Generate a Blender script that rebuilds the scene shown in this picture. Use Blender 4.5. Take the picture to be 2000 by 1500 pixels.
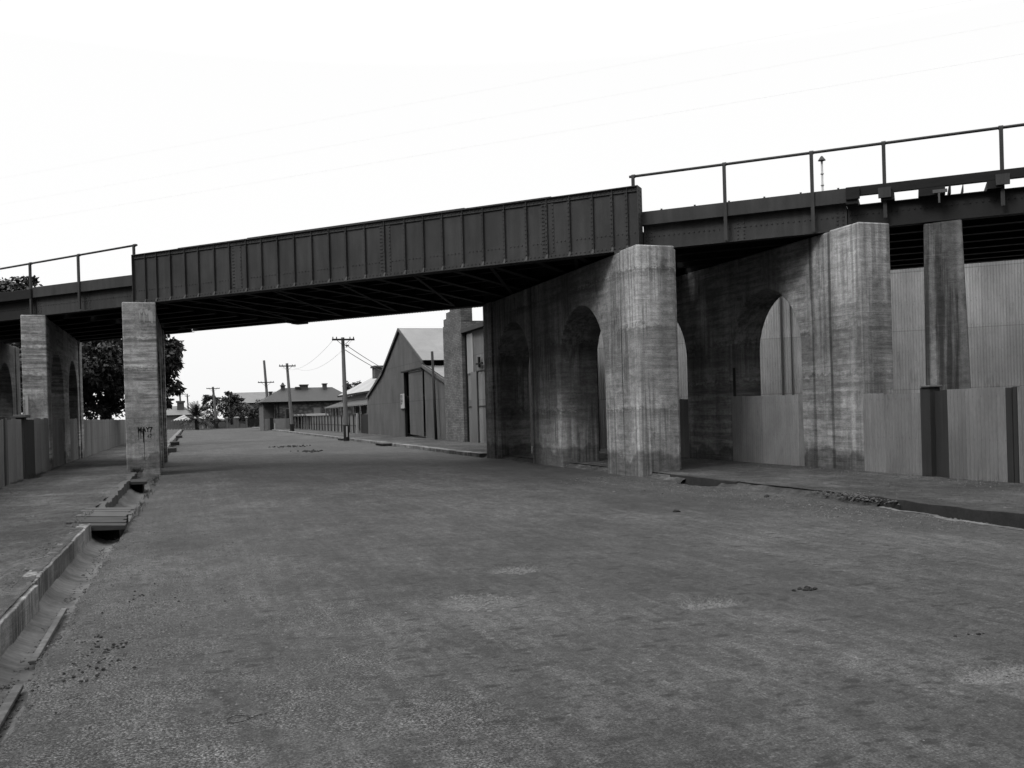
import bpy, bmesh, math, random
from mathutils import Vector, Matrix, noise
R = math.radians
sc = bpy.context.scene
for o in list(bpy.data.objects): bpy.data.objects.remove(o)

# ------------------------------------------------------------------ camera
F, CY, PITCH, ROLL, YAW, EYE = 1800.0, 809.96, -0.0045, 0.0293, 0.3362, 1.65
cam_d = bpy.data.cameras.new('camera'); cam = bpy.data.objects.new('camera', cam_d)
sc.collection.objects.link(cam); sc.camera = cam
fw = Vector((math.sin(YAW)*math.cos(PITCH), math.cos(YAW)*math.cos(PITCH), math.sin(PITCH)))
rt0 = Vector((math.cos(YAW), -math.sin(YAW), 0)); up0 = rt0.cross(fw)
rt = rt0*math.cos(ROLL) - up0*math.sin(ROLL); up = up0*math.cos(ROLL) + rt0*math.sin(ROLL)
m = Matrix((rt, up, -fw)).transposed().to_4x4(); m.translation = (0, 0, EYE)
cam.matrix_world = m
cam_d.sensor_width = 36; cam_d.lens = F/2000*36; cam_d.shift_y = (CY-750)/2000
cam_d.clip_start = 0.05; cam_d.clip_end = 3000
# ------------------------------------------------------------------ overcast sky and soft sun (from the left)
SUN_EL, SUN_AZ = R(52), R(247)
w = bpy.data.worlds.new('World'); sc.world = w; w.use_nodes = True
nt = w.node_tree; nt.nodes.clear()
sky = nt.nodes.new('ShaderNodeTexSky'); sky.sky_type = 'NISHITA'; sky.sun_disc = False
sky.sun_elevation = SUN_EL; sky.sun_rotation = SUN_AZ; sky.dust_density = 6; sky.air_density = 1.0
bw = nt.nodes.new('ShaderNodeRGBToBW')
mx = nt.nodes.new('ShaderNodeMath'); mx.operation = 'MULTIPLY_ADD'; mx.inputs[1].default_value = 0.25; mx.inputs[2].default_value = 9.0
# overcast cloud layer: brighter overhead than at the horizon, pale below it
tc = nt.nodes.new('ShaderNodeTexCoord'); sx = nt.nodes.new('ShaderNodeSeparateXYZ'); nt.links.new(tc.outputs['Generated'], sx.inputs[0])
gr = nt.nodes.new('ShaderNodeMapRange'); gr.inputs['From Min'].default_value = 0.35; gr.inputs['From Max'].default_value = 1.0
gr.inputs['To Min'].default_value = 1.0; gr.inputs['To Max'].default_value = 3.6; nt.links.new(sx.outputs[2], gr.inputs['Value'])
mm = nt.nodes.new('ShaderNodeMath'); mm.operation = 'MULTIPLY'
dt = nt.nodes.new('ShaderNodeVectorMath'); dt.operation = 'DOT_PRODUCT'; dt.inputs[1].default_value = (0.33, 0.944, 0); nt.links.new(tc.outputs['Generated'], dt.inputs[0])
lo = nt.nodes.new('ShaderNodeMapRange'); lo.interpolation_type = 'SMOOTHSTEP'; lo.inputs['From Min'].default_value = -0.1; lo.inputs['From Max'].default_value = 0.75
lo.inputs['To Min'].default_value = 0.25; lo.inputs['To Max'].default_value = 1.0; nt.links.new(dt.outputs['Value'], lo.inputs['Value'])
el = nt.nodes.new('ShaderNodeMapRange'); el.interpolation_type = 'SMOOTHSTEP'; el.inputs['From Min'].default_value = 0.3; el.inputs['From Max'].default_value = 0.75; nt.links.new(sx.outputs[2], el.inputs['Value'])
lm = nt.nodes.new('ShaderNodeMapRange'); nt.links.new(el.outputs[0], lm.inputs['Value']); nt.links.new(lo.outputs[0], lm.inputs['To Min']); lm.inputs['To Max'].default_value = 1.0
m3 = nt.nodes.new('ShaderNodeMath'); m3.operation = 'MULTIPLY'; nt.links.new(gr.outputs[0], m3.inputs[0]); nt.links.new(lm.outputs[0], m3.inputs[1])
bg = nt.nodes.new('ShaderNodeBackground'); bg.inputs[1].default_value = 0.12
wo = nt.nodes.new('ShaderNodeOutputWorld')
nt.links.new(sky.outputs[0], bw.inputs[0]); nt.links.new(bw.outputs[0], mx.inputs[0])
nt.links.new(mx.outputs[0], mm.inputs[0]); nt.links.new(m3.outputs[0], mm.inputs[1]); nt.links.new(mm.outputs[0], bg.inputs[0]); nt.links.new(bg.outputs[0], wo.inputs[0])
sd = bpy.data.lights.new('sun', 'SUN'); sd.energy = 2.4; sd.angle = R(15); sd.color = (1, 1, 1)
so = bpy.data.objects.new('sun', sd); sc.collection.objects.link(so)
sv = Vector((math.sin(SUN_AZ)*math.cos(SUN_EL), math.cos(SUN_AZ)*math.cos(SUN_EL), math.sin(SUN_EL)))
so.rotation_euler = sv.to_track_quat('Z', 'Y').to_euler()
sc.view_settings.view_transform = 'Standard'; sc.view_settings.look = 'None'
sc.view_settings.exposure = -0.2; sc.view_settings.gamma = 1.0
sc.render.engine = 'CYCLES'; sc.cycles.max_bounces = 5; sc.cycles.diffuse_bounces = 1

C = sc.collection
rnd = random.Random(7)
# ------------------------------------------------------------------ materials (all greys: a black and white place)
KALB = 0.345
class NB:
    def __init__(s, name, rough=0.9, spec=0.25):
        s.m = bpy.data.materials.new(name); s.m.use_nodes = True; s.t = s.m.node_tree
        s.b = s.t.nodes['Principled BSDF']; s.b.inputs['Roughness'].default_value = rough
        s.b.inputs['Specular IOR Level'].default_value = spec
        s.pos = s.t.nodes.new('ShaderNodeNewGeometry').outputs['Position']
        s.uvn = None
    def uv(s):
        if not s.uvn: s.uvn = s.t.nodes.new('ShaderNodeUVMap').outputs[0]
        return s.uvn
    def L(s, a, b): s.t.links.new(a, b)
    def mapv(s, v, scale, rotz=0.0, off=(0, 0, 0)):
        n = s.t.nodes.new('ShaderNodeMapping'); s.L(v, n.inputs[0]); n.inputs['Scale'].default_value = scale
        n.inputs['Rotation'].default_value = (0, 0, rotz); n.inputs['Location'].default_value = off
        return n.outputs[0]
    def noise(s, scale=(1, 1, 1), detail=4, rough=0.55, rotz=0.0, off=(0, 0, 0), src=None):
        n = s.t.nodes.new('ShaderNodeTexNoise'); n.inputs['Scale'].default_value = 1
        n.inputs['Detail'].default_value = detail; n.inputs['Roughness'].default_value = rough
        s.L(s.mapv(src or s.pos, scale, rotz, off), n.inputs[0]); return n.outputs['Fac']
    def voro(s, scale, feature='F1', off=(0, 0, 0), rotz=0.0):
        n = s.t.nodes.new('ShaderNodeTexVoronoi'); n.voronoi_dimensions = '2D'; n.inputs['Scale'].default_value = 1; n.feature = feature
        s.L(s.mapv(s.pos, scale, rotz, off), n.inputs['Vector']); return n.outputs['Distance']
    def mt(s, op, a, b=0.0, c=0.0, clamp=False):
        n = s.t.nodes.new('ShaderNodeMath'); n.operation = op; n.use_clamp = clamp
        for i, v in enumerate((a, b, c)):
            if isinstance(v, (int, float)): n.inputs[i].default_value = v
            else: s.L(v, n.inputs[i])
        return n.outputs[0]
    def step(s, v, lo, hi, a=0.0, b=1.0):
        n = s.t.nodes.new('ShaderNodeMapRange'); n.interpolation_type = 'SMOOTHSTEP'
        s.L(v, n.inputs['Value']); n.inputs['From Min'].default_value = lo; n.inputs['From Max'].default_value = hi
        n.inputs['To Min'].default_value = a; n.inputs['To Max'].default_value = b; return n.outputs[0]
    def xyz(s, src=None):
        n = s.t.nodes.new('ShaderNodeSeparateXYZ'); s.L(src or s.pos, n.inputs[0]); return n.outputs
    def white(s, v):
        n = s.t.nodes.new('ShaderNodeTexWhiteNoise'); n.noise_dimensions = '1D'; s.L(v, n.inputs['W']); return n.outputs['Value']
    def col(s, v, bump=None, dist=0.01, strength=0.6):
        v = s.mt('MULTIPLY', v, KALB)
        n = s.t.nodes.new('ShaderNodeCombineColor')
        for i in range(3): s.L(v, n.inputs[i])
        s.L(n.outputs[0], s.b.inputs['Base Color'])
        if bump is not None:
            b = s.t.nodes.new('ShaderNodeBump'); b.inputs['Strength'].default_value = strength
            b.inputs['Distance'].default_value = dist; s.L(bump, b.inputs['Height']); s.L(b.outputs[0], s.b.inputs['Normal'])
        return s.m
def plain(name, v, rough=0.85, var=0.35, sc_=3.0, fine=40.0, spec=0.25):
    b = NB(name, rough, spec)
    a = b.noise((sc_,)*3, 5); c = b.noise((fine,)*3, 2)
    k = b.mt('MULTIPLY_ADD', a, var*2, 1-var); k2 = b.mt('MULTIPLY_ADD', c, var, 1-var/2)
    return b.col(b.mt('MULTIPLY', b.mt('MULTIPLY', k, k2), v), c, 0.004)
def concrete(name, base, seed=0.0, dark=0.45, hb=0.35, vs=0.35, runs=(), belts=()):
    b = NB(name, 0.92, 0.2); X, Y, Z = b.xyz()
    pat = b.noise((0.7, 0.7, 0.5), 6, 0.65, off=(seed, 3, 1))
    band = b.noise((0.5, 0.5, 8.0), 4, 0.7, off=(seed*2, 1, seed))      # board lines
    big = b.noise((0.06, 0.06, 0.9), 2, 0.5, off=(seed, 0, seed*3))     # separate pours
    drip = b.noise((9.0, 9.0, 0.25), 4, 0.65, off=(0, seed, 0))
    fine = b.noise((34, 34, 55), 3, 0.65); spk = b.noise((7, 7, 11), 5, 0.75, off=(seed, 5, 5))
    blot = b.step(b.noise((1.3, 1.3, 0.8), 6, 0.75, off=(seed*5, 2, 2)), 0.56, 0.66)
    v = b.mt('MULTIPLY_ADD', b.step(pat, 0.34, 0.66), 0.5, 0.75)
    own = b.step(b.noise((0.8, 0.8, 0.35), 4, 0.6, off=(seed, 21, 8)), 0.44, 0.54)      # where board lines show, else where runs of rain show
    bnd = b.mt('MULTIPLY', b.mt('SUBTRACT', b.step(band, 0.40, 0.60), 0.5), b.mt('MULTIPLY', b.mt('MULTIPLY_ADD', own, 0.8, 0.2), hb*1.3))
    v = b.mt('MULTIPLY', v, b.mt('ADD', bnd, 1.0))
    v = b.mt('MULTIPLY', v, b.mt('MULTIPLY_ADD', b.step(big, 0.38, 0.62), hb*0.7, 1-hb*0.35))
    dr = b.mt('MULTIPLY', b.mt('SUBTRACT', b.step(drip, 0.40, 0.60), 0.55), b.mt('MULTIPLY', b.mt('MULTIPLY_ADD', own, -0.9, 1.0), vs*1.3))
    v = b.mt('MULTIPLY', v, b.mt('ADD', dr, 1.0))
    wide = b.noise((1.7, 1.7, 0.12), 3, 0.5, off=(seed*7, 2, 1)); v = b.mt('MULTIPLY', v, b.mt('MULTIPLY_ADD', b.step(wide, 0.40, 0.62), vs*0.8, 1-vs*0.4))
    v = b.mt('MULTIPLY', v, b.mt('MULTIPLY_ADD', blot, -0.36, 1.05))
    v = b.mt('MULTIPLY', v, b.mt('MULTIPLY_ADD', b.step(spk, 0.3, 0.7), 0.5, 0.75))
    v = b.mt('MULTIPLY', v, b.mt('MULTIPLY_ADD', fine, 0.8, 0.6))
    # dark pour joints and thin pale lime lines
    jn = b.mt('ABSOLUTE', b.mt('SUBTRACT', b.mt('FRACT', b.mt('MULTIPLY_ADD', b.mt('ADD', Z, b.mt('MULTIPLY', pat, 0.05)), 0.93, seed*0.37)), 0.5))
    v = b.mt('MULTIPLY', v, b.mt('MULTIPLY_ADD', b.mt('MULTIPLY', b.step(jn, 0.0, 0.016, 1, 0), b.step(spk, 0.4, 0.6)), -0.35, 1.0))
    line = b.step(b.noise((0.5, 0.5, 14), 3, 0.6, off=(9, seed, 4)), 0.63, 0.69)
    v = b.mt('MULTIPLY_ADD', line, b.mt('MULTIPLY', b.step(pat, 0.42, 0.6), 0.35), v)
    for y0, wd in runs:      # long dark water run down the wall
        dd = b.mt('ABSOLUTE', b.mt('SUBTRACT', b.mt('ADD', Y, b.mt('MULTIPLY', b.mt('SUBTRACT', drip, 0.5), 0.25)), y0))
        v = b.mt('MULTIPLY', v, b.mt('MULTIPLY_ADD', b.step(dd, wd*0.4, wd, 1, 0), -0.5, 1.0))
    for z0, wd in belts:     # ragged dark belt
        dd = b.mt('ABSOLUTE', b.mt('SUBTRACT', b.mt('ADD', Z, b.mt('MULTIPLY', b.mt('SUBTRACT', spk, 0.5), 0.7)), z0))
        v = b.mt('MULTIPLY', v, b.mt('MULTIPLY_ADD', b.mt('MULTIPLY', b.step(dd, wd*0.5, wd, 1, 0), b.step(pat, 0.35, 0.55)), -0.38, 1.0))
    # splashed and damp foot of the pier, an irregular tide line
    tide = b.mt('SUBTRACT', Z, b.mt('MULTIPLY', b.noise((1.3, 1.3, 0.2), 3, off=(seed, 7, 0)), 1.0))
    v = b.mt('MULTIPLY', v, b.step(tide, -0.02, 0.10, dark, 1.0))
    hgt = b.mt('ADD', b.mt('MULTIPLY', band, 0.8), b.mt('MULTIPLY', fine, 0.5))
    return b.col(b.mt('MULTIPLY', v, base), hgt, 0.018, 0.7)
def steel(name, base=0.055):
    b = NB(name, 0.72, 0.3)
    a = b.noise((1.3, 1.3, 0.8), 5, 0.65); d = b.noise((7, 7, 0.5), 4, 0.6); f = b.noise((55, 55, 55), 2)
    v = b.mt('MULTIPLY_ADD', b.step(a, 0.3, 0.7), 0.55, 0.72)
    v = b.mt('MULTIPLY', v, b.mt('MULTIPLY_ADD', b.step(d, 0.3, 0.7), 0.4, 0.8))
    v = b.mt('MULTIPLY', v, b.mt('MULTIPLY_ADD', f, 0.5, 0.75))
    return b.col(b.mt('MULTIPLY', v, base), f, 0.003)
def iron_sheet(name, base, width=0.72, lap=None, off=0.0, var=0.3):
    # galvanised corrugated iron: every sheet weathered a little differently; u, v of the UV map are metres
    b = NB(name, 0.42, 0.6); u, v_, _ = b.xyz(b.uv())
    idx = b.mt('FLOOR', b.mt('DIVIDE', b.mt('ADD', u, off), width))
    row = b.mt('FLOOR', b.mt('DIVIDE', v_, lap or 50.0))
    tone = b.white(b.mt('MULTIPLY_ADD', row, 17.3, idx))
    a = b.noise((1.0, 1.0, 0.5), 5, 0.65); st = b.noise((9, 9, 0.35), 4, 0.6); f = b.noise((35, 35, 12), 3, 0.6)
    v = b.mt('MULTIPLY_ADD', tone, var, 1-var/2)
    v = b.mt('MULTIPLY', v, b.mt('MULTIPLY_ADD', b.step(a, 0.3, 0.7), 0.4, 0.8))
    v = b.mt('MULTIPLY', v, b.mt('MULTIPLY_ADD', b.step(st, 0.3, 0.7), 0.14, 0.93))
    v = b.mt('MULTIPLY', v, b.mt('MULTIPLY_ADD', f, 0.5, 0.75))
    fr = b.mt('FRACT', b.mt('DIVIDE', b.mt('ADD', u, off), width))
    v = b.mt('MULTIPLY', v, b.step(fr, 0.0, 0.02, 0.8, 1.0))
    nv = b.mt('ABSOLUTE', b.mt('SUBTRACT', b.mt('FRACT', b.mt('MULTIPLY_ADD', v_, 1.28, 0.38)), 0.5)); n2 = b.mt('ABSOLUTE', b.mt('SUBTRACT', b.mt('FRACT', b.mt('DIVIDE', u, 0.172)), 0.5))
    v = b.mt('MULTIPLY', v, b.mt('MULTIPLY_ADD', b.mt('MULTIPLY', b.step(nv, 0.0, 0.03, 1, 0), b.step(n2, 0.0, 0.12, 1, 0)), -0.5, 1.0))
    rs = b.step(b.noise((3.5, 3.5, 0.8), 5, 0.75, off=(3, 3, 3)), 0.57, 0.68); v = b.mt('MULTIPLY', v, b.mt('MULTIPLY_ADD', rs, -0.3, 1.0))
    if lap:
        fl = b.mt('FRACT', b.mt('DIVIDE', v_, lap)); v = b.mt('MULTIPLY', v, b.step(fl, 0.0, 0.02, 0.45, 1.0))
        # nail rows
        nz = b.mt('ABSOLUTE', b.mt('SUBTRACT', fl, 0.5)); nu = b.mt('ABSOLUTE', b.mt('SUBTRACT', b.mt('FRACT', b.mt('DIVIDE', u, 0.228)), 0.5))
        nail = b.mt('MULTIPLY', b.step(nz, 0.0, 0.012, 1, 0), b.step(nu, 0.0, 0.09, 1, 0))
        v = b.mt('MULTIPLY', v, b.mt('MULTIPLY_ADD', nail, -0.5, 1.0))
    return b.col(b.mt('MULTIPLY', v, base), f, 0.002)
def brick(name, base):
    b = NB(name, 0.9, 0.2); X, Y, Z = b.xyz()
    comb = b.t.nodes.new('ShaderNodeCombineXYZ'); b.L(b.mt('ADD', X, Y), comb.inputs[0]); b.L(Z, comb.inputs[1])
    n = b.t.nodes.new('ShaderNodeTexBrick'); b.L(comb.outputs[0], n.inputs[0])
    n.inputs['Scale'].default_value = 1; n.inputs['Brick Width'].default_value = 0.24; n.inputs['Row Height'].default_value = 0.086
    n.inputs['Mortar Size'].default_value = 0.012
    n.inputs['Color1'].default_value = (0.75,)*3+(1,); n.inputs['Color2'].default_value = (1.35,)*3+(1,); n.inputs['Mortar'].default_value = (0.55,)*3+(1,)
    bw_ = b.t.nodes.new('ShaderNodeRGBToBW'); b.L(n.outputs[0], bw_.inputs[0])
    a = b.noise((0.8, 0.8, 1.5), 5, 0.65); f = b.noise((12, 12, 20), 3)
    v = b.mt('MULTIPLY', bw_.outputs[0], b.mt('MULTIPLY_ADD', b.step(a, 0.3, 0.7), 0.6, 0.7))
    v = b.mt('MULTIPLY', v, b.mt('MULTIPLY_ADD', f, 0.7, 0.65))
    return b.col(b.mt('MULTIPLY', v, base), bw_.outputs[0], 0.01)
def rubble(name, base):
    b = NB(name, 0.9, 0.2)
    n = b.t.nodes.new('ShaderNodeTexVoronoi'); n.inputs['Scale'].default_value = 1; b.L(b.mapv(b.pos, (2.4, 2.4, 4.2)), n.inputs[0])
    bw_ = b.t.nodes.new('ShaderNodeRGBToBW'); b.L(n.outputs['Color'], bw_.inputs[0])
    v = b.mt('MULTIPLY_ADD', bw_.outputs[0], 1.1, 0.35)
    v = b.mt('MULTIPLY', v, b.step(n.outputs['Distance'], 0.35, 0.6, 1.0, 0.6))
    return b.col(b.mt('MULTIPLY', v, base), n.outputs['Distance'], 0.02)
def timber(name, base, vert=True):
    b = NB(name, 0.85, 0.2); s = (18, 18, 0.8) if vert else (3, 3, 14)
    g = b.noise(s, 4, 0.6); f = b.noise((2, 2, 2), 4)
    v = b.mt('MULTIPLY', b.mt('MULTIPLY_ADD', g, 0.9, 0.55), b.mt('MULTIPLY_ADD', f, 0.6, 0.7))
    return b.col(b.mt('MULTIPLY', v, base), g, 0.006)
def leaf(name, base):
    b = NB(name, 0.6, 0.35); a = b.noise((0.9,)*3, 3); f = b.noise((9,)*3, 2)
    v = b.mt('MULTIPLY', b.mt('MULTIPLY_ADD', b.step(a, 0.3, 0.7), 0.8, 0.6), b.mt('MULTIPLY_ADD', b.step(f, 0.35, 0.65), 1.1, 0.4))
    return b.col(b.mt('MULTIPLY', v, base))
def slate(name, base):
    b = NB(name, 0.7, 0.3); X, Y, Z = b.xyz()
    fr = b.mt('FRACT', b.mt('MULTIPLY', Z, 6.0)); a = b.noise((4, 4, 9), 3); c = b.noise((0.7,)*3, 4)
    v = b.mt('MULTIPLY', b.step(fr, 0.0, 0.2, 0.75, 1.0), b.mt('MULTIPLY_ADD', a, 0.6, 0.7))
    v = b.mt('MULTIPLY', v, b.mt('MULTIPLY_ADD', c, 0.5, 0.75))
    return b.col(b.mt('MULTIPLY', v, base))

def road_mat():
    b = NB('road_surface', 0.85, 0.3); X, Y, Z = b.xyz()
    big = b.noise((0.28, 0.16, 1), 5, 0.6); mid = b.noise((1.2, 0.8, 1), 5, 0.65, off=(4, 4, 0))
    tr = b.noise((4.2, 0.16, 1), 7, 0.75, rotz=0.05); tr2 = b.noise((11.0, 0.6, 1), 6, 0.8, rotz=-0.10)
    fine = b.noise((70, 70, 1), 3, 0.7); grit = b.noise((60, 90, 1), 5, 0.8, off=(3, 1, 0))
    v = b.mt('MULTIPLY_ADD', b.step(big, 0.38, 0.62), 0.46, 0.74)
    v = b.mt('MULTIPLY', v, b.mt('MULTIPLY_ADD', b.step(mid, 0.40, 0.60), 0.36, 0.82))
    v = b.mt('MULTIPLY', v, b.mt('MULTIPLY_ADD', b.step(tr, 0.36, 0.64), 0.26, 0.87))
    v = b.mt('MULTIPLY', v, b.mt('MULTIPLY_ADD', b.step(tr2, 0.38, 0.62), 0.28, 0.86))
    v = b.mt('MULTIPLY', v, b.mt('MULTIPLY_ADD', b.step(fine, 0.3, 0.7), 1.3, 0.35))
    v = b.mt('MULTIPLY', v, b.mt('MULTIPLY_ADD', b.step(grit, 0.36, 0.64), 0.6, 0.7))
    g2 = b.noise((13, 8, 1), 5, 0.8, off=(9, 2, 0)); g3 = b.noise((5, 2.6, 1), 5, 0.8, rotz=0.2, off=(19, 2, 0))
    v = b.mt('MULTIPLY', v, b.mt('MULTIPLY_ADD', b.step(g2, 0.36, 0.64), 0.28, 0.86))
    v = b.mt('MULTIPLY', v, b.mt('MULTIPLY_ADD', b.step(g3, 0.36, 0.64), 0.34, 0.83))
    # dark stains lying along the traffic
    st = b.step(b.noise((1.6, 0.7, 1), 6, 0.75, rotz=0.5, off=(11, 5, 0)), 0.53, 0.62)
    v = b.mt('MULTIPLY', v, b.mt('MULTIPLY_ADD', st, -0.28, 1.0))
    # small dark spots of oil and clods
    wob = b.mt('MULTIPLY', b.mt('SUBTRACT', b.noise((22, 30, 1), 4, 0.7, off=(5, 5, 0)), 0.5), 0.4)
    for scl, rz_, o_, lo_, hi_, k_, gsc, g0 in (((1.7, 3.6, 1), 0.3, (2, 7, 0), 0.07, 0.15, -0.7, 1.1, 0.47), ((4.5, 8.0, 1), -0.2, (9, 1, 0), 0.09, 0.18, -0.6, 0.8, 0.46),
                                            ((0.7, 1.9, 1), 0.4, (4, 4, 0), 0.05, 0.12, -0.55, 0.7, 0.48), ((6.0, 12.0, 1), 0.1, (6, 2, 0), 0.06, 0.15, 0.9, 1.2, 0.50)):
        q = b.mt('ADD', b.voro(scl, off=o_, rotz=rz_), wob); gate = b.step(b.noise((gsc, gsc, 1), 3, off=(30, o_[0], 0)), g0, g0+0.06)
        v = b.mt('MULTIPLY', v, b.mt('MULTIPLY_ADD', b.mt('MULTIPLY', b.step(q, lo_, hi_, 1, 0), gate), k_, 1.0))
    # worn pale aggregate towards the left shoulder
    edge = b.mt('ADD', X, b.mt('MULTIPLY', b.noise((0.5, 0.25, 1), 4, 0.7, off=(8, 8, 0)), -6.5))
    msk = b.step(edge, -3.4, -0.6, 1, 0)
    near = b.step(Y, 9, 17, 1, 0.35)
    msk = b.mt('MULTIPLY', msk, near)
    patchy = b.step(b.noise((0.9, 0.7, 1), 5, 0.7, off=(6, 1, 0)), 0.42, 0.58, 0.12, 1.0); msk = b.mt('MULTIPLY', msk, patchy)
    grav = b.mt('ADD', b.step(grit, 0.44, 0.64, -0.5, 1.3), b.step(fine, 0.45, 0.7, -0.2, 0.6))
    v = b.mt('MULTIPLY_ADD', b.mt('MULTIPLY', msk, grav), 2.2, v)
    blk = b.step(b.noise((6.0, 3.5, 1), 7, 0.85, rotz=0.4, off=(41, 5, 0)), 0.49, 0.56); v = b.mt('MULTIPLY', v, b.mt('MULTIPLY_ADD', blk, -0.30, 1.0))
    scf = b.step(b.noise((5.0, 2.0, 1), 7, 0.85, rotz=-0.3, off=(7, 45, 0)), 0.52, 0.57); v = b.mt('MULTIPLY', v, b.mt('MULTIPLY_ADD', scf, 0.22, 1.0))
    sl = b.mt('ABSOLUTE', b.mt('SUBTRACT', b.mt('ADD', X, b.mt('MULTIPLY', b.noise((0.5, 1.3, 1), 4, 0.7), 0.35)), 1.75))
    v = b.mt('MULTIPLY', v, b.mt('MULTIPLY_ADD', b.mt('MULTIPLY', b.step(sl, 0.0, 0.05, 1, 0), b.step(mid, 0.4, 0.55)), -0.3, 1.0))
    # pale breaks where the seal has worn through
    w1 = b.step(b.noise((2.2, 1.6, 1), 5, 0.8, off=(17, 3, 0)), 0.62, 0.70)
    v = b.mt('MULTIPLY_ADD', b.mt('MULTIPLY', w1, grit), 0.9, v)
    # earth washed along both edges and along the foot of the pier
    e2 = b.mt('ADD', X, b.mt('MULTIPLY', b.noise((0.8, 0.5, 1), 4, 0.7, off=(1, 9, 0)), 3.0))
    rr = b.step(e2, 9.3, 10.4); v = b.mt('MULTIPLY_ADD', b.mt('MULTIPLY', rr, b.step(grit, 0.4, 0.6, 0.1, 1.0)), 0.32, v)
    def spot(hx, hy, a, bb, wob=0.5):
        dx = b.mt('DIVIDE', b.mt('SUBTRACT', X, hx), a); dy = b.mt('DIVIDE', b.mt('SUBTRACT', Y, hy), bb)
        q = b.mt('SQRT', b.mt('ADD', b.mt('MULTIPLY', dx, dx), b.mt('MULTIPLY', dy, dy)))
        return b.step(b.mt('ADD', q, b.mt('MULTIPLY', g2, wob)), 0.85+wob*0.5, 1.15+wob*0.5, 1, 0)
    for hx, hy, a, bb in ((4.03, 6.71, 0.30, 0.20), (3.14, 9.04, 0.30, 0.28), (4.5, 4.2, 0.42, 0.14), (2.3, 7.6, 0.35, 0.3)):
        v = b.mt('ADD', v, b.mt('MULTIPLY', spot(hx, hy, a, bb, 1.2), b.step(grit, 0.40, 0.62, 0.0, 1.3)))
    for hx, hy, a, bb, k in ((8.9, 10.6, 0.55, 3.0, 0.38), (7.6, 13.6, 1.3, 1.2, 0.3), (-0.1, 12.9, 0.5, 0.9, 0.3), (0.0, 7.9, 0.7, 0.5, 0.25), (1.8, 8.7, 1.0, 0.7, 0.2), (3.6, 26, 2.5, 3.0, 0.25)):
        v = b.mt('MULTIPLY', v, b.mt('MULTIPLY_ADD', spot(hx, hy, a, bb, 1.6), -k, 1.0))
    fl = b.step(b.noise((26, 34, 1), 5, 0.8, off=(31, 9, 0)), 0.50, 0.56); v = b.mt('MULTIPLY_ADD', b.mt('MULTIPLY', fl, b.mt('MULTIPLY_ADD', msk, 1.0, 0.12)), 0.8, v)
    dk = b.step(b.noise((15, 20, 1), 5, 0.8, off=(1, 29, 0)), 0.51, 0.56); v = b.mt('MULTIPLY', v, b.mt('MULTIPLY_ADD', dk, -0.45, 1.0))
    v = b.mt('MULTIPLY', v, 0.08)
    h = b.mt('ADD', b.mt('MULTIPLY', grit, b.mt('MULTIPLY_ADD', msk, 0.9, 0.35)), b.mt('MULTIPLY', fine, 0.3))
    return b.col(v, h, 0.008, 0.5)
def path_mat():
    b = NB('footpath_surface', 0.9, 0.2); X, Y, Z = b.xyz()
    big = b.noise((0.55, 0.30, 1), 6, 0.7); cross = b.noise((0.5, 0.8, 1), 6, 0.75, off=(5, 5, 0))
    fine = b.noise((60, 60, 1), 4, 0.75); grit = b.noise((16, 12, 1), 5, 0.8)
    v = b.mt('MULTIPLY_ADD', b.step(big, 0.38, 0.62), 0.6, 0.65)
    v = b.mt('MULTIPLY', v, b.mt('MULTIPLY_ADD', b.step(cross, 0.42, 0.60), 0.45, 0.75))
    v = b.mt('MULTIPLY', v, b.mt('MULTIPLY_ADD', fine, 1.0, 0.5))
    v = b.mt('MULTIPLY', v, b.mt('MULTIPLY_ADD', b.step(grit, 0.35, 0.65), 0.6, 0.70))
    g3 = b.noise((5, 2.6, 1), 5, 0.8, rotz=0.2, off=(19, 2, 0)); v = b.mt('MULTIPLY', v, b.mt('MULTIPLY_ADD', b.step(g3, 0.38, 0.60), 0.5, 0.75))
    return b.col(b.mt('MULTIPLY', v, 0.118), b.mt('ADD', grit, fine), 0.025, 0.9)
def gutter_mat():
    b = NB('gutter_concrete', 0.9, 0.2)
    a = b.noise((1.5, 0.8, 1), 5, 0.7); st = b.noise((2.0, 13, 1), 4, 0.7, rotz=0.3); f = b.noise((30, 30, 30), 3, 0.7)
    v = b.mt('MULTIPLY_ADD', b.step(a, 0.35, 0.65), 0.6, 0.6); v = b.mt('MULTIPLY', v, b.mt('MULTIPLY_ADD', b.step(st, 0.36, 0.62), 0.35, 0.72))
    v = b.mt('MULTIPLY', v, b.mt('MULTIPLY_ADD', f, 0.6, 0.7)); return b.col(b.mt('MULTIPLY', v, 0.21), st, 0.012)
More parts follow.
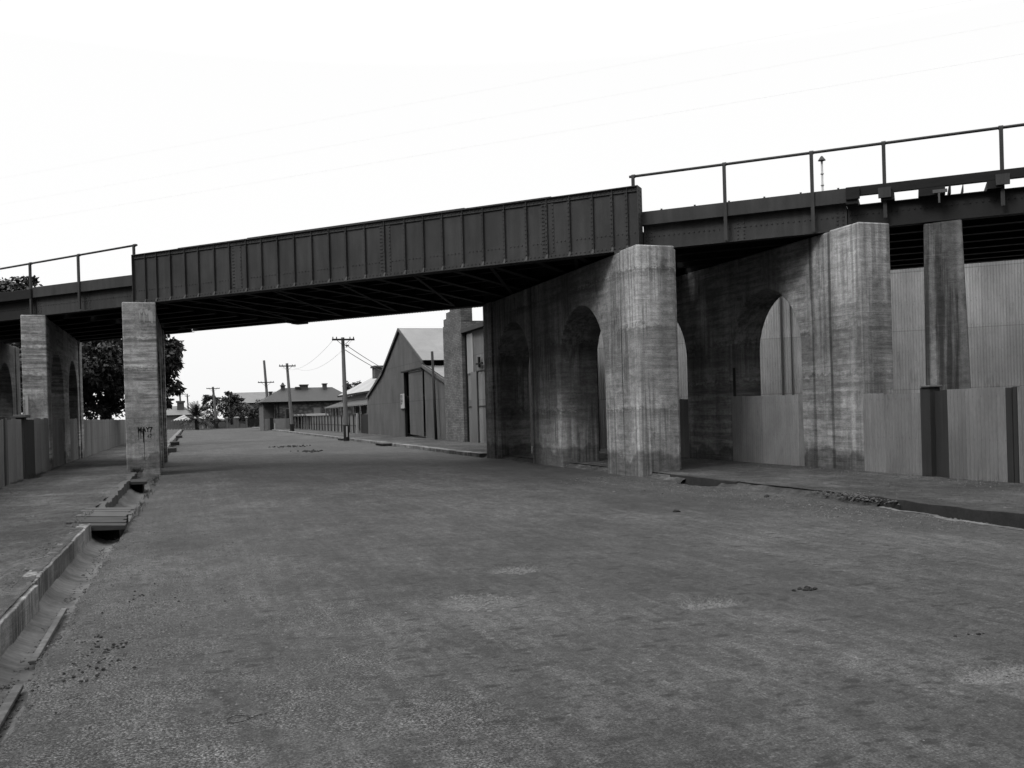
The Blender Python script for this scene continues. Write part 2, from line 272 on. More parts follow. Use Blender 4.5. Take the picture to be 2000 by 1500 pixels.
M = dict(blackwood=timber('near_black_timber', 0.028, False),  # near-black timber for the trestle edge beams and transoms
    conA=concrete('pier_concrete_a', 0.50, 0.0, 0.5, 0.25, 0.5, ((19.86, 0.10), (26.0, 0.1)), ((3.35, 0.22), (4.75, 0.12), (1.5, 0.15))), conB=concrete('pier_concrete_b', 0.50, 3.3, 0.5, 0.4, 0.4, ((16.98, 0.10), (17.6, 0.06)), ((3.0, 0.35), (2.1, 0.2))),
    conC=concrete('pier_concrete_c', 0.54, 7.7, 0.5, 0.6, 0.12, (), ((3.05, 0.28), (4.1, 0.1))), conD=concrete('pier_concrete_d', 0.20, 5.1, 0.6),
    conE=concrete('trestle_concrete', 0.24, 9.9, 0.6, 0.1, 0.8), kerbdark=plain('stained_kerb', 0.05, 0.95, 0.7, 5, 30), conK=concrete('kerb_concrete', 0.26, 4.4, 1.0, 0.3, 0.8),
    gut=gutter_mat(), steel=steel('dark_painted_steel', 0.07), steel2=steel('near_black_steel', 0.018),  # second steel is near black, for under-deck members and trestle girders
    rail=steel('rail_steel', 0.07), fence=iron_sheet('fence_iron', 0.34, 0.72, None, 0.1, 0.3),
    shed=iron_sheet('shed_iron', 0.21, 0.72, 2.4, 0.2, 0.18), backshed=iron_sheet('tall_shed_iron', 0.55, 0.72, 1.95, 0.35, 0.36),
    roofi=iron_sheet('roof_iron', 0.20, 1.5, 2.6, 0.0, 0.25), paleroof=iron_sheet('pale_roof_iron', 0.55, 1.6, None, 0.0, 0.3),
    oldiron=iron_sheet('old_pale_iron', 0.32, 0.75, 2.2, 0.4, 0.5),
    wood=timber('grey_timber', 0.20), darkwood=timber('dark_timber', 0.055), plank=timber('gutter_plank', 0.13, False), darkplank=timber('dark_gutter_plank', 0.065, False),
    pole=timber('pole_timber', 0.27), white=plain('white_paint', 0.75, 0.7, 0.15), black=plain('black_paint', 0.012, 0.6, 0.2),
    brick=brick('weathered_brick', 0.26), rubble=rubble('rubble_stone', 0.22), quoin=plain('dressed_stone', 0.22, 0.9, 0.25),
    slate=slate('slate_roof', 0.075), farroof=slate('pale_slate', 0.30), dark=plain('dark_void', 0.012), glass=plain('window_glass', 0.03, 0.15, 0.2, 1, 5, 0.6),
    leafA=leaf('fig_leaf', 0.05), leafB=leaf('garden_leaf', 0.045), leafC=leaf('palm_leaf', 0.045), bark=timber('bark', 0.09),
    road=road_mat(), path=path_mat(), earth=plain('earth', 0.13, 0.95, 0.5, 0.4, 8), stone=plain('stone_chips', 0.12, 0.9, 0.8, 30, 60),
    clod=plain('dark_clod', 0.03, 0.95, 0.5), wall=plain('rendered_wall', 0.35, 0.9, 0.3), palewall=plain('pale_render', 0.5, 0.9, 0.2),
    insul=plain('insulator', 0.05, 0.3), chim=plain('chimney_render', 0.15, 0.9, 0.3), rubbish=plain('pale_chips', 0.22, 0.9, 0.5, 20, 50),
)
# ------------------------------------------------------------------ mesh helpers
class MB:
    def __init__(s): s.v = []; s.f = []; s.uv = None
    def add(s, vs, fs):
        k = len(s.v); s.v += [tuple(v) for v in vs]; s.f += [tuple(i+k for i in f) for f in fs]
    def box(s, a, b):
        x0, y0, z0 = a; x1, y1, z1 = b
        s.add([(x0,y0,z0),(x1,y0,z0),(x1,y1,z0),(x0,y1,z0),(x0,y0,z1),(x1,y0,z1),(x1,y1,z1),(x0,y1,z1)],
              [(0,3,2,1),(4,5,6,7),(0,1,5,4),(1,2,6,5),(2,3,7,6),(3,0,4,7)]); return s
    def hexa(s, p):   # 8 points, bottom four then top four
        s.add(p, [(0,3,2,1),(4,5,6,7),(0,1,5,4),(1,2,6,5),(2,3,7,6),(3,0,4,7)]); return s
    def prism(s, poly, off):
        n = len(poly); off = Vector(off); vs = [Vector(p) for p in poly]
        s.add(vs + [p+off for p in vs], [tuple(range(n))[::-1], tuple(range(n, 2*n))] + [(i, (i+1) % n, n+(i+1) % n, n+i) for i in range(n)]); return s
    def tube(s, p, q, r0, r1=None, n=8):
        p, q = Vector(p), Vector(q); r1 = r0 if r1 is None else r1
        d = (q-p).normalized(); a = d.orthogonal().normalized(); b = d.cross(a); vs = []
        for c, r in ((p, r0), (q, r1)):
            vs += [c+a*(r*math.cos(6.28318*i/n))+b*(r*math.sin(6.28318*i/n)) for i in range(n)]
        s.add(vs, [(i, (i+1) % n, n+(i+1) % n, n+i) for i in range(n)] + [tuple(range(n))[::-1], tuple(range(n, 2*n))]); return s
    def rivet(s, c, nrm, r=0.014):
        c, nrm = Vector(c), Vector(nrm).normalized(); a = nrm.orthogonal().normalized(); b = nrm.cross(a); vs = []
        for rr, h in ((r, 0), (r*0.7, r*0.6)):
            vs += [c+nrm*h+a*(rr*math.cos(math.pi/3*i))+b*(rr*math.sin(math.pi/3*i)) for i in range(6)]
        s.add(vs, [(i, (i+1) % 6, 6+(i+1) % 6, 6+i) for i in range(6)] + [tuple(range(6, 12))])
    def build(s, name, mat, parent=None, bevel=0, smooth=False, props=None):
        me = bpy.data.meshes.new(name); o = bpy.data.objects.new(name, me); C.objects.link(o)
        off = Vector(parent['_o']) if parent is not None and '_o' in parent else (Vector(s.v[0]) if False else Vector((0, 0, 0)))
        me.from_pydata([tuple(Vector(v)-off) for v in s.v], [], s.f)
        if s.uv:
            ul = me.uv_layers.new(name='UVMap')
            for lp in me.loops: ul.data[lp.index].uv = s.uv[lp.vertex_index]
        if mat: me.materials.append(M[mat] if isinstance(mat, str) else mat)
        if smooth:
            for p in me.polygons: p.use_smooth = True
        if bevel:
            md = o.modifiers.new('bevel', 'BEVEL'); md.width = bevel; md.segments = 2; md.limit_method = 'ANGLE'; md.angle_limit = R(40)
        if parent is not None:
            o.parent = parent; o['_o'] = tuple(off)
        if props:
            for k, v_ in props.items(): o[k] = v_
        return o
def thing(name, label, cat, loc=(0, 0, 0), group=None):
    o = bpy.data.objects.new(name, None); C.objects.link(o); o.location = loc; o.empty_display_size = 0.3
    o['label'] = label; o['category'] = cat; o['_o'] = tuple(float(c) for c in loc)
    if group: o['group'] = group
    return o
def tag(o, label, cat, group=None):
    o['label'] = label; o['category'] = cat
    if group: o['group'] = group
    return o
def recentre(o):
    me = o.data; c = sum((v.co for v in me.vertices), Vector())/len(me.vertices); c.z = min(v.co.z for v in me.vertices)
    for v in me.vertices: v.co -= c
    o.location = c; return o
def struct(o): o['kind'] = 'structure'; return o
def smooth_noise(x, y, z=0.0): return noise.noise(Vector((x, y, z)))

def corrugated(p, q, zb, zt, mat, name, parent, pitch=0.086, amp=0.015, seg=8, u0=0.0, skip=None, lean=None):
    """vertical corrugated sheet wall from plan point p to q; zb, zt are numbers or functions of distance u"""
    p, q = Vector(p), Vector(q); Ln = (q-p).length; d = (q-p)/Ln; nr = Vector((d.y, -d.x))
    fb = zb if callable(zb) else (lambda u: zb); ft = zt if callable(zt) else (lambda u: zt)
    n = max(2, int(Ln/pitch*seg)); mb = MB(); uv = []; cols = []
    for i in range(n+1):
        u = Ln*i/n; a = amp*math.cos(2*math.pi*u/pitch); c = p+d*u+nr*a
        b, t = fb(u), ft(u); k = len(mb.v)
        ln = nr*(lean(u) if lean else (0.035*smooth_noise(u*0.9, p.y) if mat in ('fence', 'oldiron') else 0.0))
        mb.v += [(c.x, c.y, b), (c.x+ln.x, c.y+ln.y, t)]; uv += [(u+u0, b), (u+u0, t)]; cols.append((k, u, b, t))
    for i in range(n):
        a, b = cols[i], cols[i+1]
        if a[3]-a[2] < 0.01 or b[3]-b[2] < 0.01: continue
        mb.f.append((a[0], b[0], b[0]+1, a[0]+1))
    mb.uv = uv
    return mb.build(name, mat, parent, smooth=True)
def corr_roof(o, along, up_, mat, name, parent, pitch=0.076, amp=0.010, seg=4):
    """corrugated roof plane: corner o, vector along (across the corrugations), vector up_ (down the slope)"""
    o, A, B = Vector(o), Vector(along), Vector(up_); Ln = A.length; nr = A.cross(B).normalized(); n = max(2, int(Ln/pitch*seg)); mb = MB(); uv = []
    for i in range(n+1):
        u = Ln*i/n; c = o+A*(i/n)+nr*(amp*math.cos(2*math.pi*u/pitch)); mb.v += [tuple(c), tuple(c+B)]; uv += [(u, 0), (u, B.length)]
    mb.f = [(2*i, 2*i+2, 2*i+3, 2*i+1) for i in range(n)]; mb.uv = uv
    return mb.build(name, mat, parent, smooth=True)
# ------------------------------------------------------------------ ground, road, gutters, footpaths
def frange(a, b, s):
    n = max(1, int(round((b-a)/s))); return [a+(b-a)*i/n for i in range(n+1)]
ys = frange(-6, 2, 0.5)[:-1]+frange(2, 12, 0.07)[:-1]+frange(12, 24, 0.15)[:-1]+frange(24, 60, 0.6)[:-1]+frange(60, 163, 4)
holes = [  # potholes: x, y, half length x, y, depth
    (4.03, 6.71, 0.30, 0.20, 0.055), (3.14, 9.04, 0.30, 0.28, 0.045), (4.5, 4.2, 0.42, 0.14, 0.025), (5.0, 4.05, 0.3, 0.1, 0.02), (2.3, 7.6, 0.4, 0.5, 0.012)]
def roadz(x, y):
    z = 0.03*(1-((x-4.3)/5.6)**2)*0.6+0.012*smooth_noise(x*0.5, y*0.5)+0.006*smooth_noise(x*2.1, y*1.6, 3)
    if y < 24: z += 0.0035*smooth_noise(x*7, y*7, 5)
    t = max(0, min(1, (1.5-x)/2.4))*max(0, min(1, (17-y)/4))      # rough left shoulder
    z += t*(0.018*smooth_noise(x*3, y*3, 9)+0.010*smooth_noise(x*9, y*9, 2))
    t2 = max(0, min(1, (x-8.6)/1.0))
    z += t2*(0.03+0.03*smooth_noise(x*1.5, y*1.5, 4)+0.012*smooth_noise(x*6, y*6, 1))
    for hx, hy, a, b, dp in holes:
        r = math.hypot((x-hx)/a, (y-hy)/b)+0.25*smooth_noise(x*6, y*6, 8)
        if r < 1.15: z -= dp*max(0, min(1, (1.15-r)/0.3))
    return z
def left_edge(y):      # road edge on the gutter side
    return -1.02+0.07*smooth_noise(0.3, y*0.9)+0.05*smooth_noise(0.1, y*3.1)
def kr(y):             # inner edge of the right-hand gutter opening
    w_ = 0.0
    if y < 11.6: w_ = max(0.0, min(0.42, (11.6-y)*0.17)+0.07*smooth_noise(8, y*2.5)+0.03*smooth_noise(8, y*9))
    elif 15.8 < y < 17.6: w_ = 0.32*math.sin((y-15.8)/1.8*math.pi)
    elif y > 31: w_ = 0.0
    return w_
mb = MB(); nx = 150
for y in ys:
    x0 = left_edge(y); x1 = 9.86-kr(y)+0.03*smooth_noise(2, y*2.3)
    for i in range(nx+1):
        t = i/nx; x = x0+(x1-x0)*t
        z = roadz(x, y)
        if i == 0: z -= 0.03
        mb.v.append((x, y, z))
for j in range(len(ys)-1):
    for i in range(nx):
        k = j*(nx+1)+i; mb.f.append((k, k+1, k+nx+2, k+nx+1))
struct(mb.build('road', 'road', smooth=True))
# broken skirt at the road's left edge, down into the gutter
mb = MB()
for y in ys:
    x0 = left_edge(y); mb.v += [(x0+0.01, y, roadz(x0, y)-0.028), (x0-0.03+0.02*smooth_noise(y*5, 1), y, -0.17)]
mb.f = [(2*i, 2*i+2, 2*i+3, 2*i+1) for i in range(len(ys)-1)]
struct(mb.build('road_edge', 'earth', smooth=True))
# footpaths
def pathz(x, y): return 0.15+(0.032 if -1.8 < x < 0 and y < 14.9 else 0)+0.012*smooth_noise(x*0.8, y*0.5, 6)+0.006*smooth_noise(x*4, y*3, 6)
def lerp0(a, b, k): return a+(b-a)*k
def footpath(xa, xb, n, name, ylist, edge_fn):
    mb = MB()
    for y in ylist:
        a, b = edge_fn(y)
        for i in range(n+1):
            x = a+(b-a)*i/n; mb.v.append((x, y, pathz(x, y)))
    for j in range(len(ylist)-1):
        for i in range(n):
            k = j*(n+1)+i; mb.f.append((k, k+1, k+n+2, k+n+1))
    return struct(mb.build(name, 'path', smooth=True))
footpath(0, 0, 30, 'footpath_left', ys, lambda y: (-4.5, (-1.415 if y < 9.61 else -1.455)+0.025*smooth_noise(5, y*2.1) if y < 15 else (-1.60+0.07*smooth_noise(5, y*1.3))))
def redge(y):
    x = 9.98
    if y < 11.6: x += 0.04*smooth_noise(1, y*1.2)
    return x
yr = [y for y in ys]
footpath(0, 0, 40, 'footpath_right', yr, lambda y: (redge(y), 13.6))
# kerb walls
def kerb(name, xf, xb, y0, y1, zt, zb, step_=0.25, mat='conK', rough=0.012):
    mb = MB(); yy = frange(y0, y1, step_)
    for y in yy:
        nz = rough*smooth_noise(xf*3, y*1.7, 2)+rough*1.2*smooth_noise(xf*3, y*6, 2)*(1 if smooth_noise(2, y*1.1, 4) > 0 else 0.2); nx_ = rough*smooth_noise(xf, y*2.3, 7)+rough*0.5*smooth_noise(xf, y*7, 1)
        mb.v += [(xf+nx_, y, zb), (xf+nx_, y, zt+nz), (xb, y, zt+nz+0.003), (xb, y, zb)]
    for i in range(len(yy)-1):
        k = 4*i; mb.f += [(k, k+4, k+5, k+1), (k+1, k+5, k+6, k+2), (k+2, k+6, k+7, k+3)]
    mb.f += [(0, 1, 2, 3), (len(mb.v)-1, len(mb.v)-2, len(mb.v)-3, len(mb.v)-4)]
    return struct(mb.build(name, mat, bevel=0.01))
kerb('kerb_left_near', -1.38, -1.56, -6, 9.6, 0.162, -0.30, 0.09, rough=0.012)
kerb('kerb_left_mid', -1.42, -1.58, 9.62, 14.8, 0.175, -0.30, 0.09, rough=0.012)
kerb('kerb_left_far', -1.50, -1.64, 17.9, 29.0, 0.150, -0.30, rough=0.05, mat='earth')
kerb('kerb_left_distant', -1.25, -1.62, 42, 160, 0.152, -0.2, 2.0)
kerb('kerb_right_near', 9.88, 10.02, -6, 11.9, 0.165, -0.35, rough=0.03, mat='kerbdark')
kerb('kerb_right_inlet', 9.92, 10.04, 15.4, 18.0, 0.150, -0.35, mat='kerbdark')
kerb('kerb_right_far', 9.66, 10.0, 31.2, 160, 0.158, -0.1, 1.0, rough=0.03)
mb = MB()      # sloping earth verge where the right gutter is filled in
for a, b_ in ((11.4, 15.9), (17.3, 33.0)):
    yy = frange(a, b_, 0.12); k0 = len(mb.v)
    for y in yy:
        for k, x in enumerate((9.78, 9.84, 9.90, 9.97, 10.06)):
            t_ = k/4; xx = x+0.02*smooth_noise(x*9, y*3); mb.v.append((xx, y, lerp0(roadz(9.8, y)-0.02, 0.15, t_**0.8)+(0.05*smooth_noise(xx*8, y*3, 3)+0.02*smooth_noise(xx*20, y*11, 3))*(1-abs(2*t_-1))))
    for j in range(len(yy)-1):
        for i in range(4): k = k0+j*5+i; mb.f.append((k, k+1, k+6, k+5))
struct(mb.build('verge', 'path', smooth=True))
mb = MB()      # pale lip of the right gutter
yy = frange(5, 11.3, 0.1)
for y in yy:
    x = 9.86-kr(y)+0.03*smooth_noise(2, y*2.3); wd = 0.05+0.03*smooth_noise(4, y*2)
    mb.v += [(x-wd, y, roadz(x-wd, y)+0.004), (x+0.03, y, roadz(x, y)+0.01), (x+0.04, y, -0.2)]
for j in range(len(yy)-1):
    k = 3*j; mb.f += [(k, k+1, k+4, k+3), (k+1, k+2, k+5, k+4)]
struct(mb.build('gutter_lip', 'gut'))
# dished concrete gutter, left
mb = MB(); gy = frange(-6, 30, 0.12)
prof = [(-1.62, 0.02), (-1.45, -0.02), (-1.36, -0.10), (-1.26, -0.145), (-1.16, -0.155), (-1.06, -0.13), (-0.98, -0.085), (-0.90, -0.06)]
for y in gy:
    w_ = 0.006*smooth_noise(1.2, y*6)
    for x, z in prof: mb.v.append((x, y, z+w_+0.008*smooth_noise(x*6, y*3, 3)-(0.04 if y > 17.5 else 0)))
n = len(prof)
for j in range(len(gy)-1):
    for i in range(n-1):
        k = j*n+i; mb.f.append((k, k+1, k+n+1, k+n))
struct(mb.build('gutter_left', 'gut', smooth=True))
mb = MB(); mb.box((9.2, -6, -0.4), (10.0, 19, -0.30)); struct(mb.build('gutter_right', 'earth'))
# wide ground sheet out to the horizon
mb = MB(); mb.v = [(-900, -300, -0.42), (1200, -300, -0.42), (1200, 1500, -0.42), (-900, 1500, -0.42)]; mb.f = [(0, 1, 2, 3)]
struct(mb.build('ground', 'earth'))
mb = MB(); mb.box((-80, -20, -0.41), (-4.48, 300, 0.12)); mb.box((13.58, -20, -0.41), (120, 160, 0.12)); mb.box((-4.47, 163, -0.41), (120, 300, 0.075))
mb.box((-4.47, 162.9, -0.41), (120, 170, 0.05))
struct(mb.build('yard_ground', 'earth'))
# ------------------------------------------------------------------ concrete piers (arched walls along the kerbs)
def pier(label, x0, x1, y0, y1, zt, opens, zspring, mat, pil=0.85, xw=None, name='bridge_pier'):
    t = thing(name, label, 'bridge pier', ((x0+x1)/2, y0, 0), 'arched concrete piers carrying the railway bridge')
    poly = [(y0+0.3, -0.35), (y0+0.3, zt), (y1, zt), (y1, -0.35)]
    for a, b in reversed(opens):
        r = (b-a)/2; c = (a+b)/2; poly.append((b, -0.35))
        for k in range(0, 25):
            an = math.pi*k/24; poly.append((c+r*math.cos(an), zspring+r*1.02*math.sin(an)))
        poly.append((a, -0.35))
    mb = MB(); mb.prism([(x0, y, z) for y, z in poly], ((xw or x1)-x0, 0, 0))
    mb.build('pier_wall', mat, t, bevel=0.035)
    mb = MB(); mb.box((x0-0.05, y0-0.012, -0.3), (x1+0.05, y0+pil, zt+0.012)); mb.build('pilaster', mat, t, bevel=0.03)
    mb = MB(); mb.box((x0-0.05, y1-0.9, -0.3), (x1+0.05, y1+0.012, zt+0.012)); mb.build('pilaster', mat, t, bevel=0.03)
    return t
P1 = pier('arched concrete pier at the right kerb, carrying the right end of the deep girder', 9.78, 10.68, 18.95, 30.62, 5.355, [(20.9, 23.85), (26.2, 29.4)], 2.85, 'conA', xw=10.94)
P2 = pier('streaky concrete pier wall at the right fence line, with iron sheets across its arches', 13.49, 14.20, 15.94, 27.6, 5.41, [(18.06, 21.0), (23.3, 26.3)], 2.95, 'conB', 0.95, xw=14.40)
P3 = pier('concrete pier beside the left gutter, with painted letters and a drip on its end', -1.78, -0.93, 29.93, 39.6, 5.235, [(31.7, 34.4), (36.0, 38.5)], 2.7, 'conC', 0.7)
P4 = pier('concrete pier rising behind the left fence, with a white stake on its face', -5.06, -4.42, 33.56, 44.1, 5.22, [(34.8, 38.0), (39.6, 42.7)], 2.6, 'conC', 0.7)
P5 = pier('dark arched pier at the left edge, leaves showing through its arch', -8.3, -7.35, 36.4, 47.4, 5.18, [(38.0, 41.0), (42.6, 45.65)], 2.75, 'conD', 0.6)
# letters and drips painted on the pier end (y just in front of the pilaster face)
def text(body, size, loc, rot, mat, name, parent, bold=0.0, ext=0.002, sx=1.0):
    cu = bpy.data.curves.new(name, 'FONT'); cu.body = body; cu.size = size; cu.extrude = ext; cu.offset = bold
    ob = bpy.data.objects.new(name, cu); C.objects.link(ob)
    dg = bpy.context.evaluated_depsgraph_get(); me = bpy.data.meshes.new_from_object(ob.evaluated_get(dg)); bpy.data.objects.remove(ob)
    o = bpy.data.objects.new(name, me); C.objects.link(o); me.materials.clear(); me.materials.append(M[mat])
    off = Vector(parent['_o']) if parent is not None else Vector()
    o.rotation_euler = rot; o.scale = (sx, 1, 1); o.location = Vector(loc)-off; o.parent = parent
    return o
text('MAY', 0.21, (-1.50, 29.913, 1.33), (R(90), 0, 0), 'black', 'painted_letters', P3, 0.006, 0.001, 0.78)
text('7', 0.21, (-1.17, 29.913, 1.33), (R(90), 0, 0), 'black', 'painted_letters', P3, 0.004, 0.001, 0.9)
text('47', 0.17, (-1.24, 29.913, 1.14), (R(90), 0, 0), 'clod', 'painted_letters', P3, -0.002, 0.001, 0.8)
mb = MB()
for x, z0, z1, wd in ((-1.325, 1.42, 0.48, 0.022), (-1.335, 1.42, 1.02, 0.06), (-1.47, 1.36, 1.08, 0.022), (-1.41, 1.36, 1.12, 0.022), (-1.13, 1.36, 1.1, 0.012)):
    mb.add([(x-wd/2, 29.9135, z0), (x+wd/2, 29.9135, z0), (x+wd/5, 29.9135, z1), (x-wd/5, 29.9135, z1)], [(0, 1, 2, 3)])
mb.build('paint_drips', 'black', P3)
mb = MB()
for x, z0, z1, wd in ((-1.34, 4.98, 4.72, 0.05), (-1.29, 5.03, 4.9, 0.08), (-1.22, 4.92, 4.63, 0.04), (-1.15, 5.02, 4.85, 0.10), (-1.06, 4.98, 4.66, 0.09), (-1.0, 4.95, 4.6, 0.06), (-1.25, 5.2, 5.1, 0.02)):
    mb.add([(x-wd/2, 29.9135, z0), (x+wd*0.35, 29.9135, z0+0.03), (x+wd*0.5, 29.9135, (z0+z1)/2), (x+wd/5, 29.9135, z1), (x-wd/5, 29.9135, z1+0.03)], [(0, 1, 2, 3, 4)])
mb.build('lime_splash', 'white', P3)
t = tag(recentre(MB().box((-5.02, 33.42, 1.95), (-4.94, 33.50, 2.60)).build('painted_stake', 'white')), 'short white painted stake against the pier behind the left fence', 'stake')
# ------------------------------------------------------------------ the steel bridge
O = Vector((10.2, 19.71, 0)); D = Vector((-0.7334, 0.6798, 0)); N = Vector((0.6798, 0.7334, 0)); GR = 0.0093
def B(s, n, z): return O+D*s+N*n+Vector((0, 0, z-GR*max(0, s)))
def bbox(mb, s0, s1, n0, n1, z0, z1): # box in bridge frame
    mb.hexa([B(s0, n0, z0), B(s1, n0, z0), B(s1, n1, z0), B(s0, n1, z0), B(s0, n0, z1), B(s1, n0, z1), B(s1, n1, z1), B(s0, n1, z1)][::1]); return mb
SL = 16.02; ZB, ZT = 5.405, 6.935
stx = [-1.19, -0.86, -0.46, -0.04, 0.335, 0.775, 1.19, 1.64, 2.04, 2.456, 2.88, 3.315, 3.74, 4.15, 4.595, 5.045, 5.51, 5.92, 6.34, 6.77, 7.2, 7.64, 8.085, 8.49, 8.93, 9.37, 9.737, 10.01]
stiff = [(10.2-x)/0.7334 for x in stx]
span = thing('bridge_span', 'deep riveted plate girder span crossing the whole road between the two kerb piers', 'bridge span', tuple(B(SL/2, 4, ZB)))
def main_girder(side):
    # side 0: near girder seen from outside; side 1: far girder
    nf = 0.0 if side == 0 else 7.6; sg = 1 if side == 0 else -1
    web = nf+0.10
    g = MB(); bbox(g, 0, SL, web-0.008, web+0.008, ZB+0.02, ZT-0.02); k = 0.1
    while k < SL-0.05 and side == 0:
        if min(abs(k-q) for q in stiff) > 0.07: g.rivet(B(k, web-0.0085, ZB+0.42), -N, 0.021)
        k += 0.105
    gd = g.build('girder_web', 'steel', span)
    f = MB(); bbox(f, 0, SL, nf+0.02, nf+0.4, ZT-0.02, ZT); bbox(f, 2.2, 14.2, nf+0.023, nf+0.397, ZT, ZT+0.016); bbox(f, 4.6, 11.6, nf+0.026, nf+0.394, ZT+0.016, ZT+0.032)
    bbox(f, 0.01, SL-0.01, web-0.035, web+0.035, ZT-0.13, ZT-0.021)
    k = 0.05
    if side == 0:
        while k < SL:
            f.rivet(B(k, web-0.035, ZT-0.075), -N, 0.021); k += 0.11
    f.build('top_flange', 'steel', gd)
    f = MB(); bbox(f, 0, SL, nf, nf+0.4, ZB, ZB+0.02); bbox(f, 0.01, SL-0.01, web-0.035, web+0.035, ZB+0.021, ZB+0.13)
    k = 0.05
    while k < SL:
        if side == 0: f.rivet(B(k, web-0.035, ZB+0.085), -N, 0.021); f.rivet(B(k, nf+0.05, ZB+0.021), (0, 0, 1), 0.021)
        else: f.rivet(B(k, nf+0.36, ZB), (0, 0, -1), 0.02)
        k += 0.11
    f.build('bottom_flange', 'steel', gd)
    if side == 0:
        for sp in (2.33, 7.03, 12.05):
            r = MB(); bbox(r, sp-0.17, sp+0.17, web-0.019, web-0.009, ZB+0.14, ZT-0.14)
            for dx in (-0.14, 0.10, 0.14):
                z = ZB+0.2
                while z < ZT-0.18: r.rivet(B(sp+dx, web-0.0195, z), -N, 0.022); z += 0.095
            r.build('web_splice', 'steel', gd)
    for i, s in enumerate(stiff):
        m_ = MB()
        a, b = (web-0.075, web-0.009) if side == 0 else (web+0.009, web+0.13)
        bbox(m_, s-0.006, s+0.006, a, b, ZB+0.13, ZT-0.14)
        if side == 0:
            bbox(m_, s, s+0.075, web-0.020, web-0.010, ZB+0.13, ZT-0.14)
            z = ZB+0.18
            while z < ZT-0.16: m_.rivet(B(s+0.045, web-0.021, z), -N, 0.022); z += 0.105
            # kicked foot over the flange angle and knee at the top
            m_.hexa([B(s-0.006, nf+0.01, ZB+0.021), B(s+0.07, nf+0.01, ZB+0.021), B(s+0.03, web-0.035, ZB+0.021), B(s-0.006, web-0.035, ZB+0.021),
                     B(s-0.006, nf+0.03, ZB+0.075), B(s+0.05, nf+0.03, ZB+0.075), B(s+0.03, web-0.035, ZB+0.14), B(s-0.006, web-0.035, ZB+0.14)])
            bbox(m_, s-0.006, s+0.006, nf+0.03, web-0.04, ZT-0.14, ZT-0.022)
        m_.build('stiffener', 'steel', gd)
    e = MB(); bbox(e, -0.014, 0, nf, nf+0.4, ZB, ZT+0.0)
    z = ZB+0.1
    while z < ZT-0.05:
        for dn in (0.12, 0.28): e.rivet(B(-0.014, nf+dn, z), -D, 0.022)
        z += 0.11
    e.build('end_plate', 'steel', gd)
    e = MB(); bbox(e, SL, SL+0.014, nf, nf+0.4, ZB, ZT); e.build('end_plate', 'steel', gd)
main_girder(0); main_girder(1)
for i in range(0, 28, 2):
    s = stiff[i]; m_ = MB()
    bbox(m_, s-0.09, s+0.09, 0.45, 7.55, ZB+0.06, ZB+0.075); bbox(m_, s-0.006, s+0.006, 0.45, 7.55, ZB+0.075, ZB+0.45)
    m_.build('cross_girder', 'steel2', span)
for nn in (1.9, 3.35, 4.65, 6.1):
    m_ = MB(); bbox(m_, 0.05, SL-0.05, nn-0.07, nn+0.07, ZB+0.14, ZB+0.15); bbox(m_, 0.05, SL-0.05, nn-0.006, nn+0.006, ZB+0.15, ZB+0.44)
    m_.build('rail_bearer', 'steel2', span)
for i in range(0, 24, 4):   # flat wind braces under the deck
    s0, s1 = stiff[min(27, i+4)], stiff[i]
    m_ = MB(); a, b = B(s0, 0.4, ZB+0.045), B(s1, 7.6, ZB+0.045); d2 = (b-a).normalized().cross(Vector((0, 0, 1)))*0.05
    m_.hexa([a-d2, a+d2, b+d2, b-d2, a-d2+Vector((0, 0, .01)), a+d2+Vector((0, 0, .01)), b+d2+Vector((0, 0, .01)), b-d2+Vector((0, 0, .01))])
    m_.build('wind_brace', 'steel2', span)
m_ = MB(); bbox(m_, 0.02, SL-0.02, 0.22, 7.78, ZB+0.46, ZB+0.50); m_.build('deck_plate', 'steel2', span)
for x, nn in ((0.35, 0.2), (0.35, 7.8), (SL-0.45, 0.2), (SL-0.45, 7.8)):
    m_ = MB(); bbox(m_, x-0.25, x+0.25, nn-0.2, nn+0.2, ZB-0.055, ZB-0.002); m_.build('bearing_plate', 'steel', span)

def post(mb, s, n, z0, z1):
    bbox(mb, s-0.038, s+0.038, n-0.05, n-0.01, z0, z1)
def side_span(name, label, s0, s1, sp_list, zb, zm, zt, kind):
    """shallow girder span; kind 'plate' has a board on top, 'trestle' an open edge beam"""
    t = thing(name, label, 'bridge span', tuple(B((s0+s1)/2, 4, zb)))
    nf = 0.35
    for side in (0, 1):
        n0 = nf if side == 0 else 7.55
        g = MB(); bbox(g, s0, s1, n0+0.09, n0+0.105, zb+0.015, zm)
        bbox(g, s0, s1, n0, n0+0.25, zb, zb+0.018); bbox(g, s0, s1, n0-0.0, n0+0.25, zm-0.02, zm-0.001)
        if side == 0:
            k = s0+0.06
            while k < s1: g.rivet(B(k, n0+0.089, zb+0.33), -N, 0.021); k += 0.12
            for sp in (s0+0.08, s0+0.2, (s0+s1)/2-0.07, (s0+s1)/2+0.07, s1-0.2, s1-0.08):
                z = zb+0.08
                while z < zm-0.06: g.rivet(B(sp, n0+0.089, z), -N, 0.022); z += 0.085
        g.build('girder', 'steel' if kind == 'plate' else 'steel2', t)
    for nn in (1.5, 2.6, 3.7, 4.8, 5.9, 6.9):
        g = MB(); bbox(g, s0+0.02, s1-0.02, nn-0.1, nn+0.1, zb, zb+0.02); bbox(g, s0+0.02, s1-0.02, nn-0.006, nn+0.006, zb+0.02, zm-0.06); g.build('girder', 'steel2', t)
    g = MB(); bbox(g, s0+0.01, s1-0.01, 0.46, 7.6, zm-0.055, zm-0.022); g.build('deck_plate', 'steel2', t)
    return t
